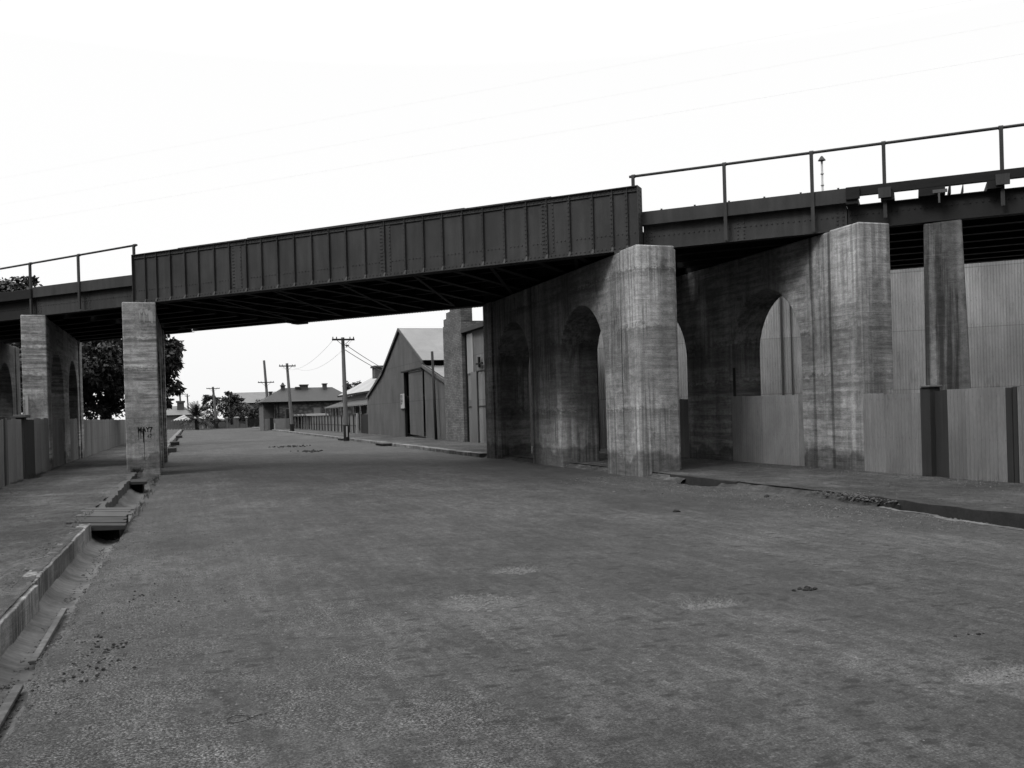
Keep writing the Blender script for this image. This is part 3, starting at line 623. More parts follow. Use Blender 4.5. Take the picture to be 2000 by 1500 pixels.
RT = side_span('side_span', 'shallow girder span with handrail over the right footpath', -4.66, -0.017, None, 5.425, 6.03, 6.34, 'plate')
g = MB(); bbox(g, -4.66, -0.017, 0.31, 0.37, 6.025, 6.345); 
for k in range(6): bbox(g, -0.5-0.8*k-0.02, -0.5-0.8*k+0.02, 0.32, 0.36, 6.345, 6.375)
g.build('kerb_board', 'steel', RT)
LT = side_span('side_span', 'shallow girder span with handrail over the left footpath', SL+0.017, 20.72, None, 5.435, 6.06, 6.38, 'plate')
g = MB(); bbox(g, SL+0.017, 20.72, 0.31, 0.37, 6.05, 6.385); g.build('kerb_board', 'steel', LT)
# handrails: one along each side approach, with collars at the posts
def handrail(label, pts, z0s, parent_z, zr, s_end, group='handrails of the bridge'):
    t = thing('handrail', label, 'handrail', tuple(B(pts[0], 0.3, parent_z)), group)
    a, b = s_end
    g = MB(); g.tube(B(a, 0.32, zr(a)), B(b, 0.32, zr(b)), 0.032, n=10); g.build('top_rail', 'rail', t, smooth=True)
    for s, z0 in zip(pts, z0s):
        g = MB(); post(g, s, 0.31, z0, zr(s)); bbox(g, s-0.006, s+0.006, 0.30, 0.345, z0, zr(s)-0.02)
        c = B(s, 0.32, zr(s)); g.tube(c-D*0.045, c+D*0.045, 0.045, n=10); g.build('post', 'rail', t)
    return t
xs2s = lambda x: (10.2+0.22-x)/0.7334
RS = [xs2s(x) for x in (10.30, 11.90, 13.32, 14.42, 16.08, 17.7, 19.3, 20.9)]
handrail('pipe handrail on posts above the right footpath span and trestle', RS, [6.93, 5.45, 5.45, 5.6, 5.6, 5.6, 5.6, 5.6], 5.45, lambda s: 7.23, (RS[0]+0.1, RS[-1]))
LS = [xs2s(x) for x in (-1.47, -3.22, -4.83, -6.5, -8.2)]
handrail('pipe handrail on posts above the left footpath span', LS, [5.6, 5.5, 5.5, 5.6, 5.6], 5.45, lambda s: 7.14+GR*s-0.033*(s-LS[0])*1.0, (LS[0]-0.1, LS[-1]))
# open timber decked trestle running off to the right
TR = side_span('trestle_span', 'dark open-decked trestle with timber edge beam running off at the right', -14.5, -4.68, None, 5.43, 5.965, 6.35, 't')
g = MB(); bbox(g, -14.5, -4.665, 0.22, 0.33, 6.135, 6.34); bbox(g, -4.95, -4.665, 0.16, 0.217, 6.06, 6.33); g.build('edge_beam', 'blackwood', TR, bevel=0.01)
tr_x = [(13.84, 14.02), (14.36, 14.56), (14.91, 15.29), (15.34, 15.37), (15.535, 15.545), (15.87, 16.07), (16.6, 16.8), (17.3, 17.6), (18.1, 18.3), (18.9, 19.2), (19.8, 20.0)]
for x0, x1 in tr_x:
    g = MB(); bbox(g, xs2s(x1)+0.0, xs2s(x0), 0.20, 1.2, 5.967, 6.133); g.build('transom', 'blackwood', TR)
for x in (14.42, 16.08):
    g = MB(); s = xs2s(x); bbox(g, s-0.13, s+0.13, 0.16, 0.219, 6.02, 6.24); g.build('post_bracket', 'steel', TR)
g = MB(); s = xs2s(15.2); bbox(g, s-0.16, s+0.12, 0.14, 0.17, 5.99, 6.06); bbox(g, s-0.02, s+0.02, 0.145, 0.165, 5.78, 5.99); g.build('hanging_bracket', 'wood', TR)
TL = side_span('trestle_span', 'dark trestle span with solid edge running off at the left', 20.75, 30.0, None, 5.40, 6.0, 6.3, 't')
g = MB(); bbox(g, 20.75, 30, 0.25, 0.50, 6.02, 6.33); g.build('edge_beam', 'blackwood', TL, bevel=0.01)
# battered column under the right trestle
t = thing('trestle_column', 'tapering rain-streaked concrete column behind the right fence under the trestle', 'column', (15.3, 15.6, 0))
c0 = B(xs2s(14.97), 0.40, 0); c1 = B(xs2s(15.51), 0.40, 0)
def bp(s, n, z): v = O+D*s+N*n; return Vector((v.x, v.y, z))
sa, sb = xs2s(14.97), xs2s(15.515)
MB().hexa([bp(sa+0.04, 0.25, 0), bp(sb-0.13, 0.25, 0), bp(sb-0.13, 1.3, 0), bp(sa+0.04, 1.3, 0), bp(sa, 0.36, 5.40), bp(sb, 0.36, 5.44), bp(sb, 1.1, 5.44), bp(sa, 1.1, 5.40)]).build('shaft', 'conE', t, bevel=0.03)
# further columns out of reach of the near row, under the far girders
for s_, lab in ((-9.5, 'second trestle column, out beyond the right edge'),):
    t = thing('trestle_column', lab, 'column', tuple(bp(s_, 0.5, 0)))
    MB().hexa([bp(s_+0.5, 0.15, 0), bp(s_-0.5, 0.15, 0), bp(s_-0.5, 1.3, 0), bp(s_+0.5, 1.3, 0), bp(s_+0.37, 0.36, 5.41), bp(s_-0.37, 0.36, 5.41), bp(s_-0.37, 1.1, 5.41), bp(s_+0.37, 1.1, 5.41)]).build('shaft', 'conE', t, bevel=0.03)
# ------------------------------------------------------------------ fences beside the footpaths
def jag(seed, base, amp=0.025): return lambda u: base+amp*smooth_noise(math.floor((u+0.1)/0.72)*1.7+0.37, seed+0.5)*1.6+0.006*smooth_noise(u*3, seed)
RF = thing('iron_fence', 'corrugated iron fence right of the streaky pier, with dark timber posts', 'fence', (13.43, 15.9, 0.15))
corrugated((13.43, 15.92), (13.43, 14.26), 0.13, jag(1, 1.76, 0.03), 'fence', 'sheet_panel', RF)
corrugated((13.43, 13.62), (13.43, 12.30), 0.13, jag(2, 1.80), 'fence', 'sheet_panel', RF, u0=3.1)
corrugated((13.43, 12.07), (13.43, 4.5), 0.13, jag(3, 1.80), 'fence', 'sheet_panel', RF, u0=6.3)
MB().box((13.36, 14.00, 0.1), (13.62, 14.25, 1.86)).build('post', 'darkwood', RF, bevel=0.012)
MB().box((13.33, 13.97, 1.86), (13.65, 14.20, 1.90)).build('post_cap', 'wood', RF, bevel=0.01)
MB().box((13.47, 13.83, 0.1), (13.60, 13.99, 1.78)).build('post', 'darkwood', RF)
MB().box((13.42, 13.63, 0.1), (13.52, 13.80, 1.80)).build('post', 'darkwood', RF)
MB().box((13.39, 12.17, 0.1), (13.52, 12.30, 1.80)).build('post', 'darkwood', RF, bevel=0.01)
MB().box((13.40, 12.08, 0.1), (13.50, 12.16, 1.81)).build('post', 'darkwood', RF, bevel=0.01)
AF = thing('arch_fence', 'dark corrugated iron sheets closing the nearer arch of the streaky pier', 'fence', (13.5, 19.5, 0.15), 'iron infill of the pier arches')
corrugated((13.50, 21.02), (13.50, 18.04), 0.13, jag(5, 1.83), 'fence', 'sheet_panel', AF)
MB().box((13.53, 20.98, 0.1), (13.60, 21.09, 2.6)).build('post', 'darkwood', AF)
AF = thing('arch_fence', 'iron sheets closing the farther arch of the streaky pier, glimpsed past the kerb pier', 'fence', (13.5, 24.8, 0.15), 'iron infill of the pier arches')
corrugated((13.50, 26.32), (13.50, 23.28), 0.13, jag(6, 1.83), 'fence', 'sheet_panel', AF)
LF = thing('iron_fence', 'iron fence on the left footpath in front of the left pier, with a capped post', 'fence', (-4.39, 30, 0.15))
corrugated((-4.39, 12), (-4.39, 25.7), 0.13, jag(8, 1.81), 'fence', 'sheet_panel', LF)
corrugated((-4.39, 26.3), (-4.39, 28.5), 0.13, jag(8, 1.81), 'fence', 'sheet_panel', LF, amp=0.006)
corrugated((-4.39, 30.5), (-4.39, 33.5), 0.13, jag(9, 1.84), 'fence', 'sheet_panel', LF)
MB().box((-4.52, 25.72, 0.1), (-4.36, 25.95, 1.88)).build('post', 'darkwood', LF, bevel=0.01)
MB().box((-4.50, 25.97, 0.1), (-4.37, 26.28, 1.82)).build('post', 'wood', LF, bevel=0.01)
g = MB(); g.box((-4.55, 28.55, 0.1), (-4.33, 28.9, 1.85)); g.box((-4.50, 28.91, 0.1), (-4.36, 30.45, 1.80)); g.build('gate_panel', 'darkwood', LF, bevel=0.01)
MB().box((-4.60, 28.48, 1.853), (-4.28, 29.3, 1.93)).build('post_cap', 'wood', LF, bevel=0.01)
for y0, y1, nm in ((34.82, 37.98, 'nearer'), (39.62, 42.68, 'farther')):
    AF = thing('arch_fence', 'iron sheets closing the %s arch of the left fence-line pier' % nm, 'fence', (-4.5, y0, 0.15), 'iron infill of the pier arches')
    corrugated((-4.47, y0), (-4.47, y1), 0.13, jag(y0, 1.84), 'fence', 'sheet_panel', AF)
LF2 = thing('iron_fence', 'pale iron fence on the left continuing past the bridge below the big tree', 'fence', (-4.39, 60, 0.15))
corrugated((-4.39, 44.2), (-4.39, 110), 0.13, jag(11, 1.81), 'oldiron', 'sheet_panel', LF2, seg=4)
AF = thing('arch_fence', 'iron sheets under the arch of the dark pier at the left edge', 'fence', (-7.4, 42, 0.15), 'iron infill of the pier arches')
corrugated((-7.40, 42.6), (-7.40, 45.6), 0.13, 1.83, 'fence', 'sheet_panel', AF)
# ------------------------------------------------------------------ tall iron shed behind the bridge at the right
t = thing('iron_shed', 'tall pale corrugated iron shed wall standing close behind the bridge at the right', 'shed', (20, 22.5, 0))
ba = Vector((14.3, 32.3)); bd = Vector((0.7334, -0.6798))
bb = ba+bd*24
corrugated(tuple(bb), tuple(ba), 0.0, 7.2, 'backshed', 'front_wall', t, seg=6, amp=0.010)
corr_roof((ba.x, ba.y, 7.2), (bd.x*24, bd.y*24, 0), (0.6798*5, 0.7334*5, 1.2), 'roofi', 'roof', t)
g = MB(); pp = ba+bd*7.3; g.tube((pp.x-0.07, pp.y-0.07, 0), (pp.x-0.07, pp.y-0.07, 7.1), 0.04); g.build('downpipe', 'rail', t)
g = MB(); pp = ba+bd*7.62; g.tube((pp.x-0.06, pp.y-0.06, 0), (pp.x-0.06, pp.y-0.06, 7.1), 0.025); g.build('downpipe', 'rail', t)
t = thing('flue_pipe', 'thin tall metal flue with a conical cap seen between the handrail posts', 'flue', (37.1, 47.1, 0))
g = MB(); g.tube((37.1, 47.1, 0), (37.1, 47.1, 16.5), 0.065, n=12)
for z in (14.9, 15.6): g.tube((37.1, 47.1, z), (37.1, 47.1, z+0.06), 0.10, n=12)
g.build('pipe', 'white', t, smooth=True)
g = MB(); g.tube((37.1, 47.1, 16.45), (37.1, 47.1, 16.72), 0.24, 0.05, n=12); g.build('cap', 'steel', t)
# ------------------------------------------------------------------ buildings along the right, beyond the bridge
t = thing('corrugated_shop', 'tall patched corrugated iron front with a bolted door just beyond the kerb pier', 'shed', (13.2, 40, 0))
corrugated((13.22, 44.3), (13.22, 38.4), 0.13, 5.62, 'oldiron', 'front_wall', t, seg=4, u0=0.3)
MB().box((12.95, 38.4, 5.60), (13.25, 44.55, 5.82)).build('fascia', 'steel', t, bevel=0.01)
corr_roof((13.1, 44.4, 5.83), (0, -6.0, 0), (8, 0, 1.0), 'roofi', 'roof', t)
corrugated((22, 38.4), (13.22, 38.4), 0.0, lambda u: 6.9-u*0.125, 'oldiron', 'side_wall', t, seg=3)
g = MB(); g.box((13.12, 44.32, 0.13), (13.2, 44.42, 5.6)); g.build('corner_trim', 'dark', t)
d_ = MB().box((13.12, 42.60, 0.13), (13.17, 43.55, 3.6)).build('door', 'oldiron', t)
MB().box((13.16, 43.2, 3.55), (13.19, 44.2, 5.5)).build('patch_sheet', 'paleroof', t)
g = MB(); g.box((13.04, 41.45, 3.90), (13.12, 42.4, 3.97)); g.box((13.02, 41.85, 3.75), (13.12, 42.0, 4.25)); g.build('bolt_bracket', 'dark', t)
g = MB()
for z in (3.6, 1.9): g.box((13.17, 38.4, z), (13.205, 44.3, z+0.03))
g.build('sheet_laps', 'steel', t)
t = thing('brick_building', 'narrow brick front with a stepped parapet between the two iron sheds', 'building', (13.0, 46.3, 0))
MB().box((13.0, 44.56, 0.1), (21, 48.08, 6.25)).build('walls', 'brick', t)
g = MB()
g.box((12.997, 44.55, 6.252), (13.6, 47.9, 6.62)); g.box((12.995, 44.56, 6.622), (13.6, 47.35, 6.92)); g.box((12.993, 44.57, 6.922), (13.6, 46.6, 7.15)); g.box((12.991, 44.6, 7.152), (13.6, 45.9, 7.5))
g.build('parapet', 'brick', t)
# gable shed
SX = 13.25
t = thing('gable_shed', 'corrugated iron shed with a steep street gable, a lean-to and a tall dark doorway', 'shed', (SX, 60, 0))
prof = [(72.3, 3.05), (71.8, 3.17), (65.9, 4.65), (59.8, 7.27), (53.5, 4.85), (53.45, 4.56), (48.12, 3.38)]
def ztop(y):
    for (a, za), (b, zb_) in zip(prof, prof[1:]):
        if b <= y <= a: return zb_+(za-zb_)*(y-b)/(a-b) if a > b else za
    return 3.0
corrugated((SX, 72.3), (SX, 58.9), 0.1, lambda u: ztop(72.3-u), 'shed', 'front_wall', t, seg=4)
corrugated((SX, 58.9), (SX, 57.2), 4.36, lambda u: ztop(58.9-u), 'shed', 'front_wall', t, seg=4, u0=13.4)
corrugated((SX, 57.2), (SX, 53.5), 4.36, lambda u: ztop(57.2-u), 'shed', 'front_wall', t, seg=4, u0=15.1)
corrugated((SX, 53.5), (SX, 48.12), 0.1, lambda u: ztop(53.5-u), 'shed', 'front_wall', t, seg=4, u0=18.8)
dr = corrugated((SX-0.10, 57.2), (SX-0.10, 53.6), lambda u: 0.34-u*0.02, 4.22, 'shed', 'sliding_door', t, seg=4, u0=30)
g = MB(); g.box((SX-0.22, 53.5, 4.30), (SX-0.02, 59.0, 4.39)); g.build('door_track', 'dark', t)
g = MB(); g.box((SX-0.16, 53.6, 4.223), (SX-0.02, 57.0, 4.285)); g.build('door_head', 'palewall', t)
MB().box((SX-0.03, 58.9, 0.1), (SX+0.12, 59.04, 4.3)).build('door_jamb', 'dark', t)
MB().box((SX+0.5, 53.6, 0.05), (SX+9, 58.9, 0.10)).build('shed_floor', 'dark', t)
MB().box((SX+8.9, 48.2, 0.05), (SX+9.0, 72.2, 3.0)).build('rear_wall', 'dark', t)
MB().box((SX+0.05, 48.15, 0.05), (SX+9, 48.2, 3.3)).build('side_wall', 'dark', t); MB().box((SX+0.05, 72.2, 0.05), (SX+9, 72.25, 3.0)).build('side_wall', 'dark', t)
def lerp(a, b, k): return a+(b-a)*k
rx = 9.5
corr_roof((SX-0.12, 59.8, 7.30), (rx, 0, 0), (0, 6.35, -2.72), 'roofi', 'roof', t)
corr_roof((SX-0.12, 59.8, 7.30), (rx, 0, 0), (0, -6.45, -2.50), 'roofi', 'roof', t)
corr_roof((SX-0.12, 65.9, 4.62), (rx, 0, 0), (0, 6.2, -1.55), 'roofi', 'lean_to_roof', t)
corr_roof((SX-0.12, 53.6, 4.50), (rx, 0, 0), (0, -5.6, -1.22), 'roofi', 'lean_to_roof', t)
def barge(a, b, w=0.16):
    g = MB(); p = [(SX-0.16, a[0], a[1]-w), (SX-0.16, b[0], b[1]-w), (SX-0.16, b[0], b[1]+0.04), (SX-0.16, a[0], a[1]+0.04)]
    g.prism(p, (0.05, 0, 0)); g.build('barge_board', 'wood', t)
barge((59.75, 7.27), (53.35, 4.76)); barge((59.85, 7.27), (66.0, 4.62)); barge((66.0, 4.62), (72.2, 3.05)); barge((53.5, 4.52), (47.9, 3.28))
sg = tag(recentre(MB().box((SX-0.09, 58.80, 2.0), (SX-0.05, 59.88, 2.96)).build('wall_sign', 'white')), 'small white notice board fixed beside the dark shed doorway', 'sign')
sg['_o'] = tuple(sg.location)
for s_, z, sz in (('FOR', 2.66, 0.30), ('SALE', 2.42, 0.28), ('NOW', 2.26, 0.17)):
    text(s_, sz, (SX-0.093, 59.82, z), (R(90), 0, R(-90)), 'black', 'sign_lettering', sg, 0.008, 0.001)
MB().box((SX-0.088, 58.80, 1.93), (SX-0.03, 59.86, 1.995)).build('sign_ledge', 'dark', sg)
g = MB(); g.tube((12.95, 50.0, 0.1), (12.95, 50.35, 5.1), 0.085, 0.075, n=10)
tag(recentre(g.build('timber_post', 'darkwood', smooth=True)), 'tall dark slender post standing against the gable shed near the brick front', 'post')
# house with verandah
t = thing('verandah_house', 'low house with pale iron hip roof and shaded verandah beside the gable shed', 'house', (15.5, 92, 0))
MB().box((17.0, 78, 0.1), (26, 103, 3.75)).build('walls', 'wall', t)
g = MB(); ex, ey0, ey1, ez = 15.6, 74.0, 103.2, 3.87; rz_, rxx = 6.6, 20.4
g.add([(ex, ey1, ez), (ex, ey0, ez), (26, ey0, ez), (26, ey1, ez), (rxx, ey1-5.2, rz_), (rxx, ey0+5, rz_)], [(0, 1, 5, 4), (1, 2, 5), (2, 3, 4, 5), (3, 0, 4)])
g.uv = [(y*1.0, x) for x, y, z in g.v]
g.build('roof', 'paleroof', t)
MB().box((15.55, 74.0, 3.68), (15.70, 103.2, 3.85)).build('gutter', 'dark', t)
MB().box((16.0, 78, 3.05), (16.1, 102.6, 3.66)).build('frieze', 'palewall', t)
g = MB(); g.add([(14.4, 105.0, 2.62), (14.4, 76, 2.62), (16.05, 76, 3.2), (16.05, 103.6, 3.2)], [(0, 1, 2, 3)]); g.uv = [(y, x) for x, y, z in g.v]; g.build('verandah_roof', 'slate', t)
MB().box((14.35, 76, 2.50), (14.45, 105, 2.615)).build('verandah_beam', 'wall', t)
for i in range(8):
    y = 78.5+i*3.7; g = MB(); g.box((14.36, y-0.06, 0.1), (14.48, y+0.06, 2.5)); 
    for sgn in (-1, 1): g.prism([(14.4, y, 2.0), (14.4, y, 2.15), (14.4, y+sgn*0.6, 2.5), (14.4, y+sgn*0.5, 2.5)], (0.04, 0, 0))
    g.build('verandah_post', 'wall', t)
for y in (81, 84.5, 88, 92, 96, 99.5):
    w_ = MB().box((16.95, y, 0.5), (17.02, y+1.3, 2.6)).build('window', 'glass', t)
    MB().box((16.92, y-0.1, 2.602), (17.01, y+1.4, 2.72)).build('lintel', 'palewall', w_)
g = MB(); g.box((17.6, 91.5, 5.3), (18.9, 93.0, 6.35)); g.box((17.45, 91.35, 6.353), (19.05, 93.15, 6.55)); g.build('chimney', 'chim', t, bevel=0.03)
MB().box((14.0, 73.0, 0.1), (14.1, 78, 1.75)).build('side_screen', 'wood', t)
# front fence with posts to that house and beyond
t = thing('paling_fence', 'long panelled fence with dark posts in front of the verandah house', 'fence', (13.1, 95, 0.1))
corrugated((13.16, 118), (13.16, 77.5), 0.12, lambda u: 1.62+0.03*math.sin(u*0.6), 'oldiron', 'panels', t, seg=3, amp=0.008)
for i in range(19):
    y = 78.0+i*2.2
    MB().box((13.0, y-0.06, 0.1), (13.10, y+0.06, 1.70)).build('post', 'darkwood', t)
g = MB()
for z in (1.58, 0.75): g.box((13.105, 77.5, z), (13.145, 118, z+0.07))
g.build('rail', 'wood', t)
MB().box((12.98, 75.9, 0.1), (13.12, 76.3, 1.80)).build('gate_post', 'palewall', t)
MB().box((13.3, 72.5, 0.1), (13.36, 75.8, 1.7)).build('gate', 'dark', t)
# little shelter with lumpy roof
t = thing('lean_to_shelter', 'low open shelter with a lumpy scalloped roof on leaning posts', 'shelter', (13, 119, 0))
g = MB()
for i in range(5):
    y0 = 107+i*4.2; y1 = y0+4.2
    g.prism([(12.6, y0, 1.72), (12.6, y1, 1.72), (12.6, y1-0.8, 1.90), (12.6, (y0+y1)/2, 1.98), (12.6, y0+0.8, 1.90)], (2.5, 0, 0))
g.build('roof', 'wood', t)
for y in (107.4, 110, 113, 116.5, 120, 124, 127.6):
    g = MB(); g.tube((12.7, y, 0.1), (12.7, y+0.25, 1.72), 0.07, n=6); g.build('post', 'wood', t)
MB().box((14.9, 107, 0.1), (15, 128, 1.7)).build('back_wall', 'dark', t)
t = tag(recentre(MB().box((9.0, 119, 0.1), (9.3, 119.05, 1.5)).build('x', 'fence')), 'x', 'x'); bpy.data.objects.remove(t)
t = thing('iron_fence', 'low pale iron fence across the side street in front of the stone house', 'fence', (10.2, 119, 0.1))
corrugated((8.8, 119), (11.8, 119), 0.1, 1.5, 'oldiron', 'sheet_panel', t, seg=3)
MB().box((9.45, 118.9, 0.1), (9.85, 118.97, 1.62)).build('gate', 'dark', t)
tag(recentre(MB().box((9.93, 118.6, 0.1), (10.05, 118.7, 0.95)).build('kerb_post', 'white')), 'short white painted post by the side street corner', 'post')
# stone house
t = thing('stone_house', 'long rubble stone house with slate roof and four chimneys at the street corner', 'house', (14, 124, 0))
MB().box((10.3, 122, 0.05), (20.5, 131, 3.62)).build('walls', 'rubble', t)
MB().box((9.0, 123.2, 0.05), (10.32, 131, 3.6)).build('wing', 'quoin', t)
MB().box((8.7, 121.7, 3.50), (20.8, 131, 3.66)).build('eaves', 'dark', t)
g = MB(); g.add([(8.6, 121.6, 3.66), (20.9, 121.6, 3.66), (20.9, 131.3, 3.66), (8.6, 131.3, 3.66), (11.7, 126, 5.55), (18.3, 126, 5.55)], [(0, 1, 5, 4), (1, 2, 5), (2, 3, 4, 5), (3, 0, 4)]); g.build('roof', 'slate', t)
for (x0, x1, zz, dm) in ((11.43, 12.1, 5.9, 1), (13.9, 15.1, 5.95, 0), (13.35, 14.0, 5.65, 0), (16.9, 17.6, 6.05, 0), (9.9, 10.4, 5.1, 0)):
    g = MB(); g.box((x0+0.08, 125.2, 4.4), (x1-0.08, 125.9, zz-0.14)); g.box((x0, 125.1, zz-0.137), (x1, 126.0, zz))
    if dm: g.tube(((x0+x1)/2, 125.55, zz), ((x0+x1)/2, 125.55, zz+0.35), 0.27, 0.08)
    g.build('chimney', 'chim', t, bevel=0.02)
for x0, x1, z0, z1 in ((15.3, 16.13, 1.84, 2.73), (11.75, 12.45, 1.2, 2.7), (17.8, 18.4, 1.4, 2.6)):
    w_ = MB().box((x0-0.15, 121.93, z0-0.15), (x1+0.15, 121.997, z1+0.15)).build('window', 'wood', t)
    MB().box((x0, 121.90, z0), (x1, 121.927, z1)).build('pane', 'wall' if x0 == 15.3 else 'glass', w_)
for x in (10.35, 10.75): MB().box((x, 121.88, 0.1), (x+0.12, 121.995, 3.5)).build('downpipe', 'dark', t)
# ------------------------------------------------------------------ far end of the street
def grassless(): pass
t = thing('gate_wall', 'low pale wall with four capped stone gate pillars across the end of the street', 'wall', (7.5, 165, 0.1))
for x, w_ in ((5.97, 0.28), (7.35, 0.28), (7.72, 0.42), (9.2, 0.3)):
    g = MB(); g.box((x-w_/2, 165, 0.05), (x+w_/2, 165.4, 1.75)); g.build('pillar', 'wood', t)
    g = MB(); g.tube((x, 165.2, 1.752), (x, 165.2, 2.02), w_*0.95, w_*0.35, 8); g.build('pillar_cap', 'wall', t)
MB().box((6.14, 165.1, 0.05), (7.18, 165.3, 0.62)).build('dwarf_wall', 'wood', t); MB().box((7.95, 165.1, 0.05), (9.03, 165.3, 0.72)).build('dwarf_wall', 'wood', t)
def pales(label, x0, x1, y, h, mat, pitch=0.16, seed=1):
    t = thing('picket_fence', label, 'fence', (x0, y, 0.05))
    rr = random.Random(seed); g = MB(); x = x0
    while x < x1: g.box((x, y, 0.05), (x+pitch*0.82, y+0.03, h+rr.uniform(-0.06, 0.06))); x += pitch
    g.build('pales', mat, t); MB().box((x0, y+0.032, h*0.7), (x1, y+0.09, h*0.7+0.1)).build('rail', mat, t)
pales('dark paling fence left of the stone gate pillars at the street end', 3.2, 5.8, 165.1, 1.7, 'black')
pales('dark paling fence right of the stone gate pillars at the street end', 9.4, 12.4, 165.1, 1.6, 'black')
pales('grey paling fence below the palm at the street end', -4.3, 3.1, 168, 1.75, 'wood', 0.45, 4)
for x, h, mm, lab in ((1.35, 1.75, 'palewall', 'left pale gate board under the palm'), (1.85, 1.75, 'palewall', 'right pale gate board under the palm')):
    tag(recentre(MB().box((x, 167.7, 0.05), (x+0.35, 167.76, h)).build('gate_board', mm)), lab, 'gate')
t = thing('far_house', 'pale house with a broad two-pot chimney far down at the street end', 'house', (-3, 192, 0))
MB().box((-9, 190, 0), (0.8, 200, 2.7)).build('walls', 'wood', t)
g = MB(); g.add([(-9.4, 189.7, 2.7), (1.2, 189.7, 2.7), (1.2, 200, 2.7), (-9.4, 200, 2.7), (-6, 194, 4.5), (-1.2, 194, 4.5)], [(0, 1, 5, 4), (1, 2, 5), (2, 3, 4, 5), (3, 0, 4)]); g.build('roof', 'farroof', t)
g = MB(); g.box((-2.3, 192, 3.6), (-1.0, 192.8, 5.1)); g.box((-2.5, 191.9, 5.103), (-0.8, 192.9, 5.45)); g.build('chimney', 'chim', t)
t = thing('garden_kiosk', 'small garden kiosk with a white pointed roof beside the distant pole', 'kiosk', (-1.3, 186, 0))
g = MB(); g.add([(-3.4, 184.5, 1.55), (0.4, 184.5, 1.55), (0.4, 187.5, 1.55), (-3.4, 187.5, 1.55), (-1.0, 186, 2.7)], [(0, 1, 4), (1, 2, 4), (2, 3, 4), (3, 0, 4)]); g.build('roof', 'white', t)
MB().box((-2.9, 184.9, 0), (0.0, 187.1, 1.55)).build('walls', 'wood', t)
t = thing('distant_hall', 'large distant building with a broad pale roof behind the garden trees', 'building', (12, 205, 0))
MB().box((7.5, 202, 0), (22, 215, 4.9)).build('walls', 'wood', t)
g = MB(); g.add([(7.2, 201.7, 4.9), (22.3, 201.7, 4.9), (22.3, 215, 4.9), (7.2, 215, 4.9), (8.6, 208, 7.25), (21, 208, 7.35)], [(0, 1, 5, 4), (1, 2, 5), (2, 3, 4, 5), (3, 0, 4)]); g.build('roof', 'farroof', t)
g = MB(); g.prism([(8.6, 196, 3.6), (12.8, 196, 3.6), (11.0, 196, 4.9)], (0, 6, 0)); g.build('porch_gable', 'farroof', t)
# ------------------------------------------------------------------ poles and wires
def wpole(name, label, base, ztop_, arms, r=0.14, lean=(0, 0), stripe=False, cat='power pole', group='timber power poles along the street', black_base=0.75):
    t = thing(name, label, cat, (base[0], base[1], 0.05), group)
    b0 = Vector((base[0], base[1], 0.05)); tp = Vector((base[0]+lean[0], base[1]+lean[1], ztop_))
    P = lambda z: b0+(tp-b0)*((z-0.05)/(ztop_-0.05))
    g = MB(); g.tube(P(black_base), tp, r, r*0.7, 12); g.build('shaft', 'pole', t, smooth=False)
    g = MB(); g.tube(b0, P(black_base+0.003), r*1.22, r*1.12, 12); g.build('tarred_base', 'black', t)
    for z, hw, th in arms:
        c = P(z); g = MB(); g.box((c.x-hw, c.y-r-0.1, z-th), (c.x+hw, c.y-r-0.01, z+th)); g.build('crossarm', 'darkwood', t)
        g = MB()
        for sgn in (-1, 1): g.tube((c.x, c.y-r-0.03, z-hw*0.55), (c.x+sgn*hw*0.55, c.y-r-0.05, z-th), 0.018, n=5)
        g.build('brace', 'darkwood', t)
        for fx in (-0.92, -0.6, 0.6, 0.92):
            g = MB(); g.tube((c.x+fx*hw, c.y-r-0.05, z+th), (c.x+fx*hw, c.y-r-0.05, z+th+0.12), 0.035, 0.03, 6); g.build('insulator', 'insul', t)
    if stripe: MB().box((b0.x-0.045, b0.y-r*1.35, 0.3), (b0.x+0.045, b0.y-r*1.25, 0.98)).build('white_stripe', 'white', t)
    return t
pA = wpole('power_pole', 'nearest timber pole with one braced crossarm and a white stripe at its foot', (9.25, 58.1), 6.55, [(6.40, 0.70, 0.055)], 0.15, (-0.05, 0), True, black_base=1.05)
g = MB(); g.box((9.30, 57.85, 6.0), (9.55, 57.93, 6.06)); g.tube((9.4, 57.9, 5.9), (9.4, 57.9, 6.1), 0.03); g.build('wire_bracket', 'insul', pA)
pB = wpole('power_pole', 'pale timber pole with a high crossarm standing left of the nearest striped pole', (10.22, 100.0), 7.35, [(7.05, 0.86, 0.06)], 0.19, (-0.35, 0), black_base=0.9)
pC = wpole('power_pole', 'tallest darker timber pole with a low crossarm at the side street corner', (10.23, 129.3), 9.45, [(6.45, 1.07, 0.06)], 0.22, (-0.5, 0), black_base=1.0)
pD = wpole('power_pole', 'timber pole standing before the garden trees with its crossarm tilted', (4.39, 167.0), 7.25, [(6.95, 1.1, 0.06)], 0.26, (-0.5, 0), black_base=0.9)
pE = wpole('power_pole', 'small pale distant pole with a crossarm left of the palm', (-1.58, 206.0), 7.7, [(7.1, 1.25, 0.06)], 0.24, (-0.3, 0))
pF = wpole('power_pole', 'faint farthest pole just right of the small pale pole', (-0.15, 234.0), 7.95, [(7.4, 0.6, 0.05)], 0.22, (-0.3, 0))
def wire(label, pts, r=0.008, group='overhead wires'):
    cu = MB(); P = []
    for (a, b, sag) in pts:
        a, b = Vector(a), Vector(b)
        for k in range(13):
            t_ = k/12; p = a.lerp(b, t_); p.z -= sag*4*t_*(1-t_); P.append(p)
    for a, b in zip(P, P[1:]):
        if (b-a).length > 1e-4: cu.tube(a, b, r, n=4)
    tag(recentre(cu.build('overhead_wire', 'insul')), label, 'wire', group)
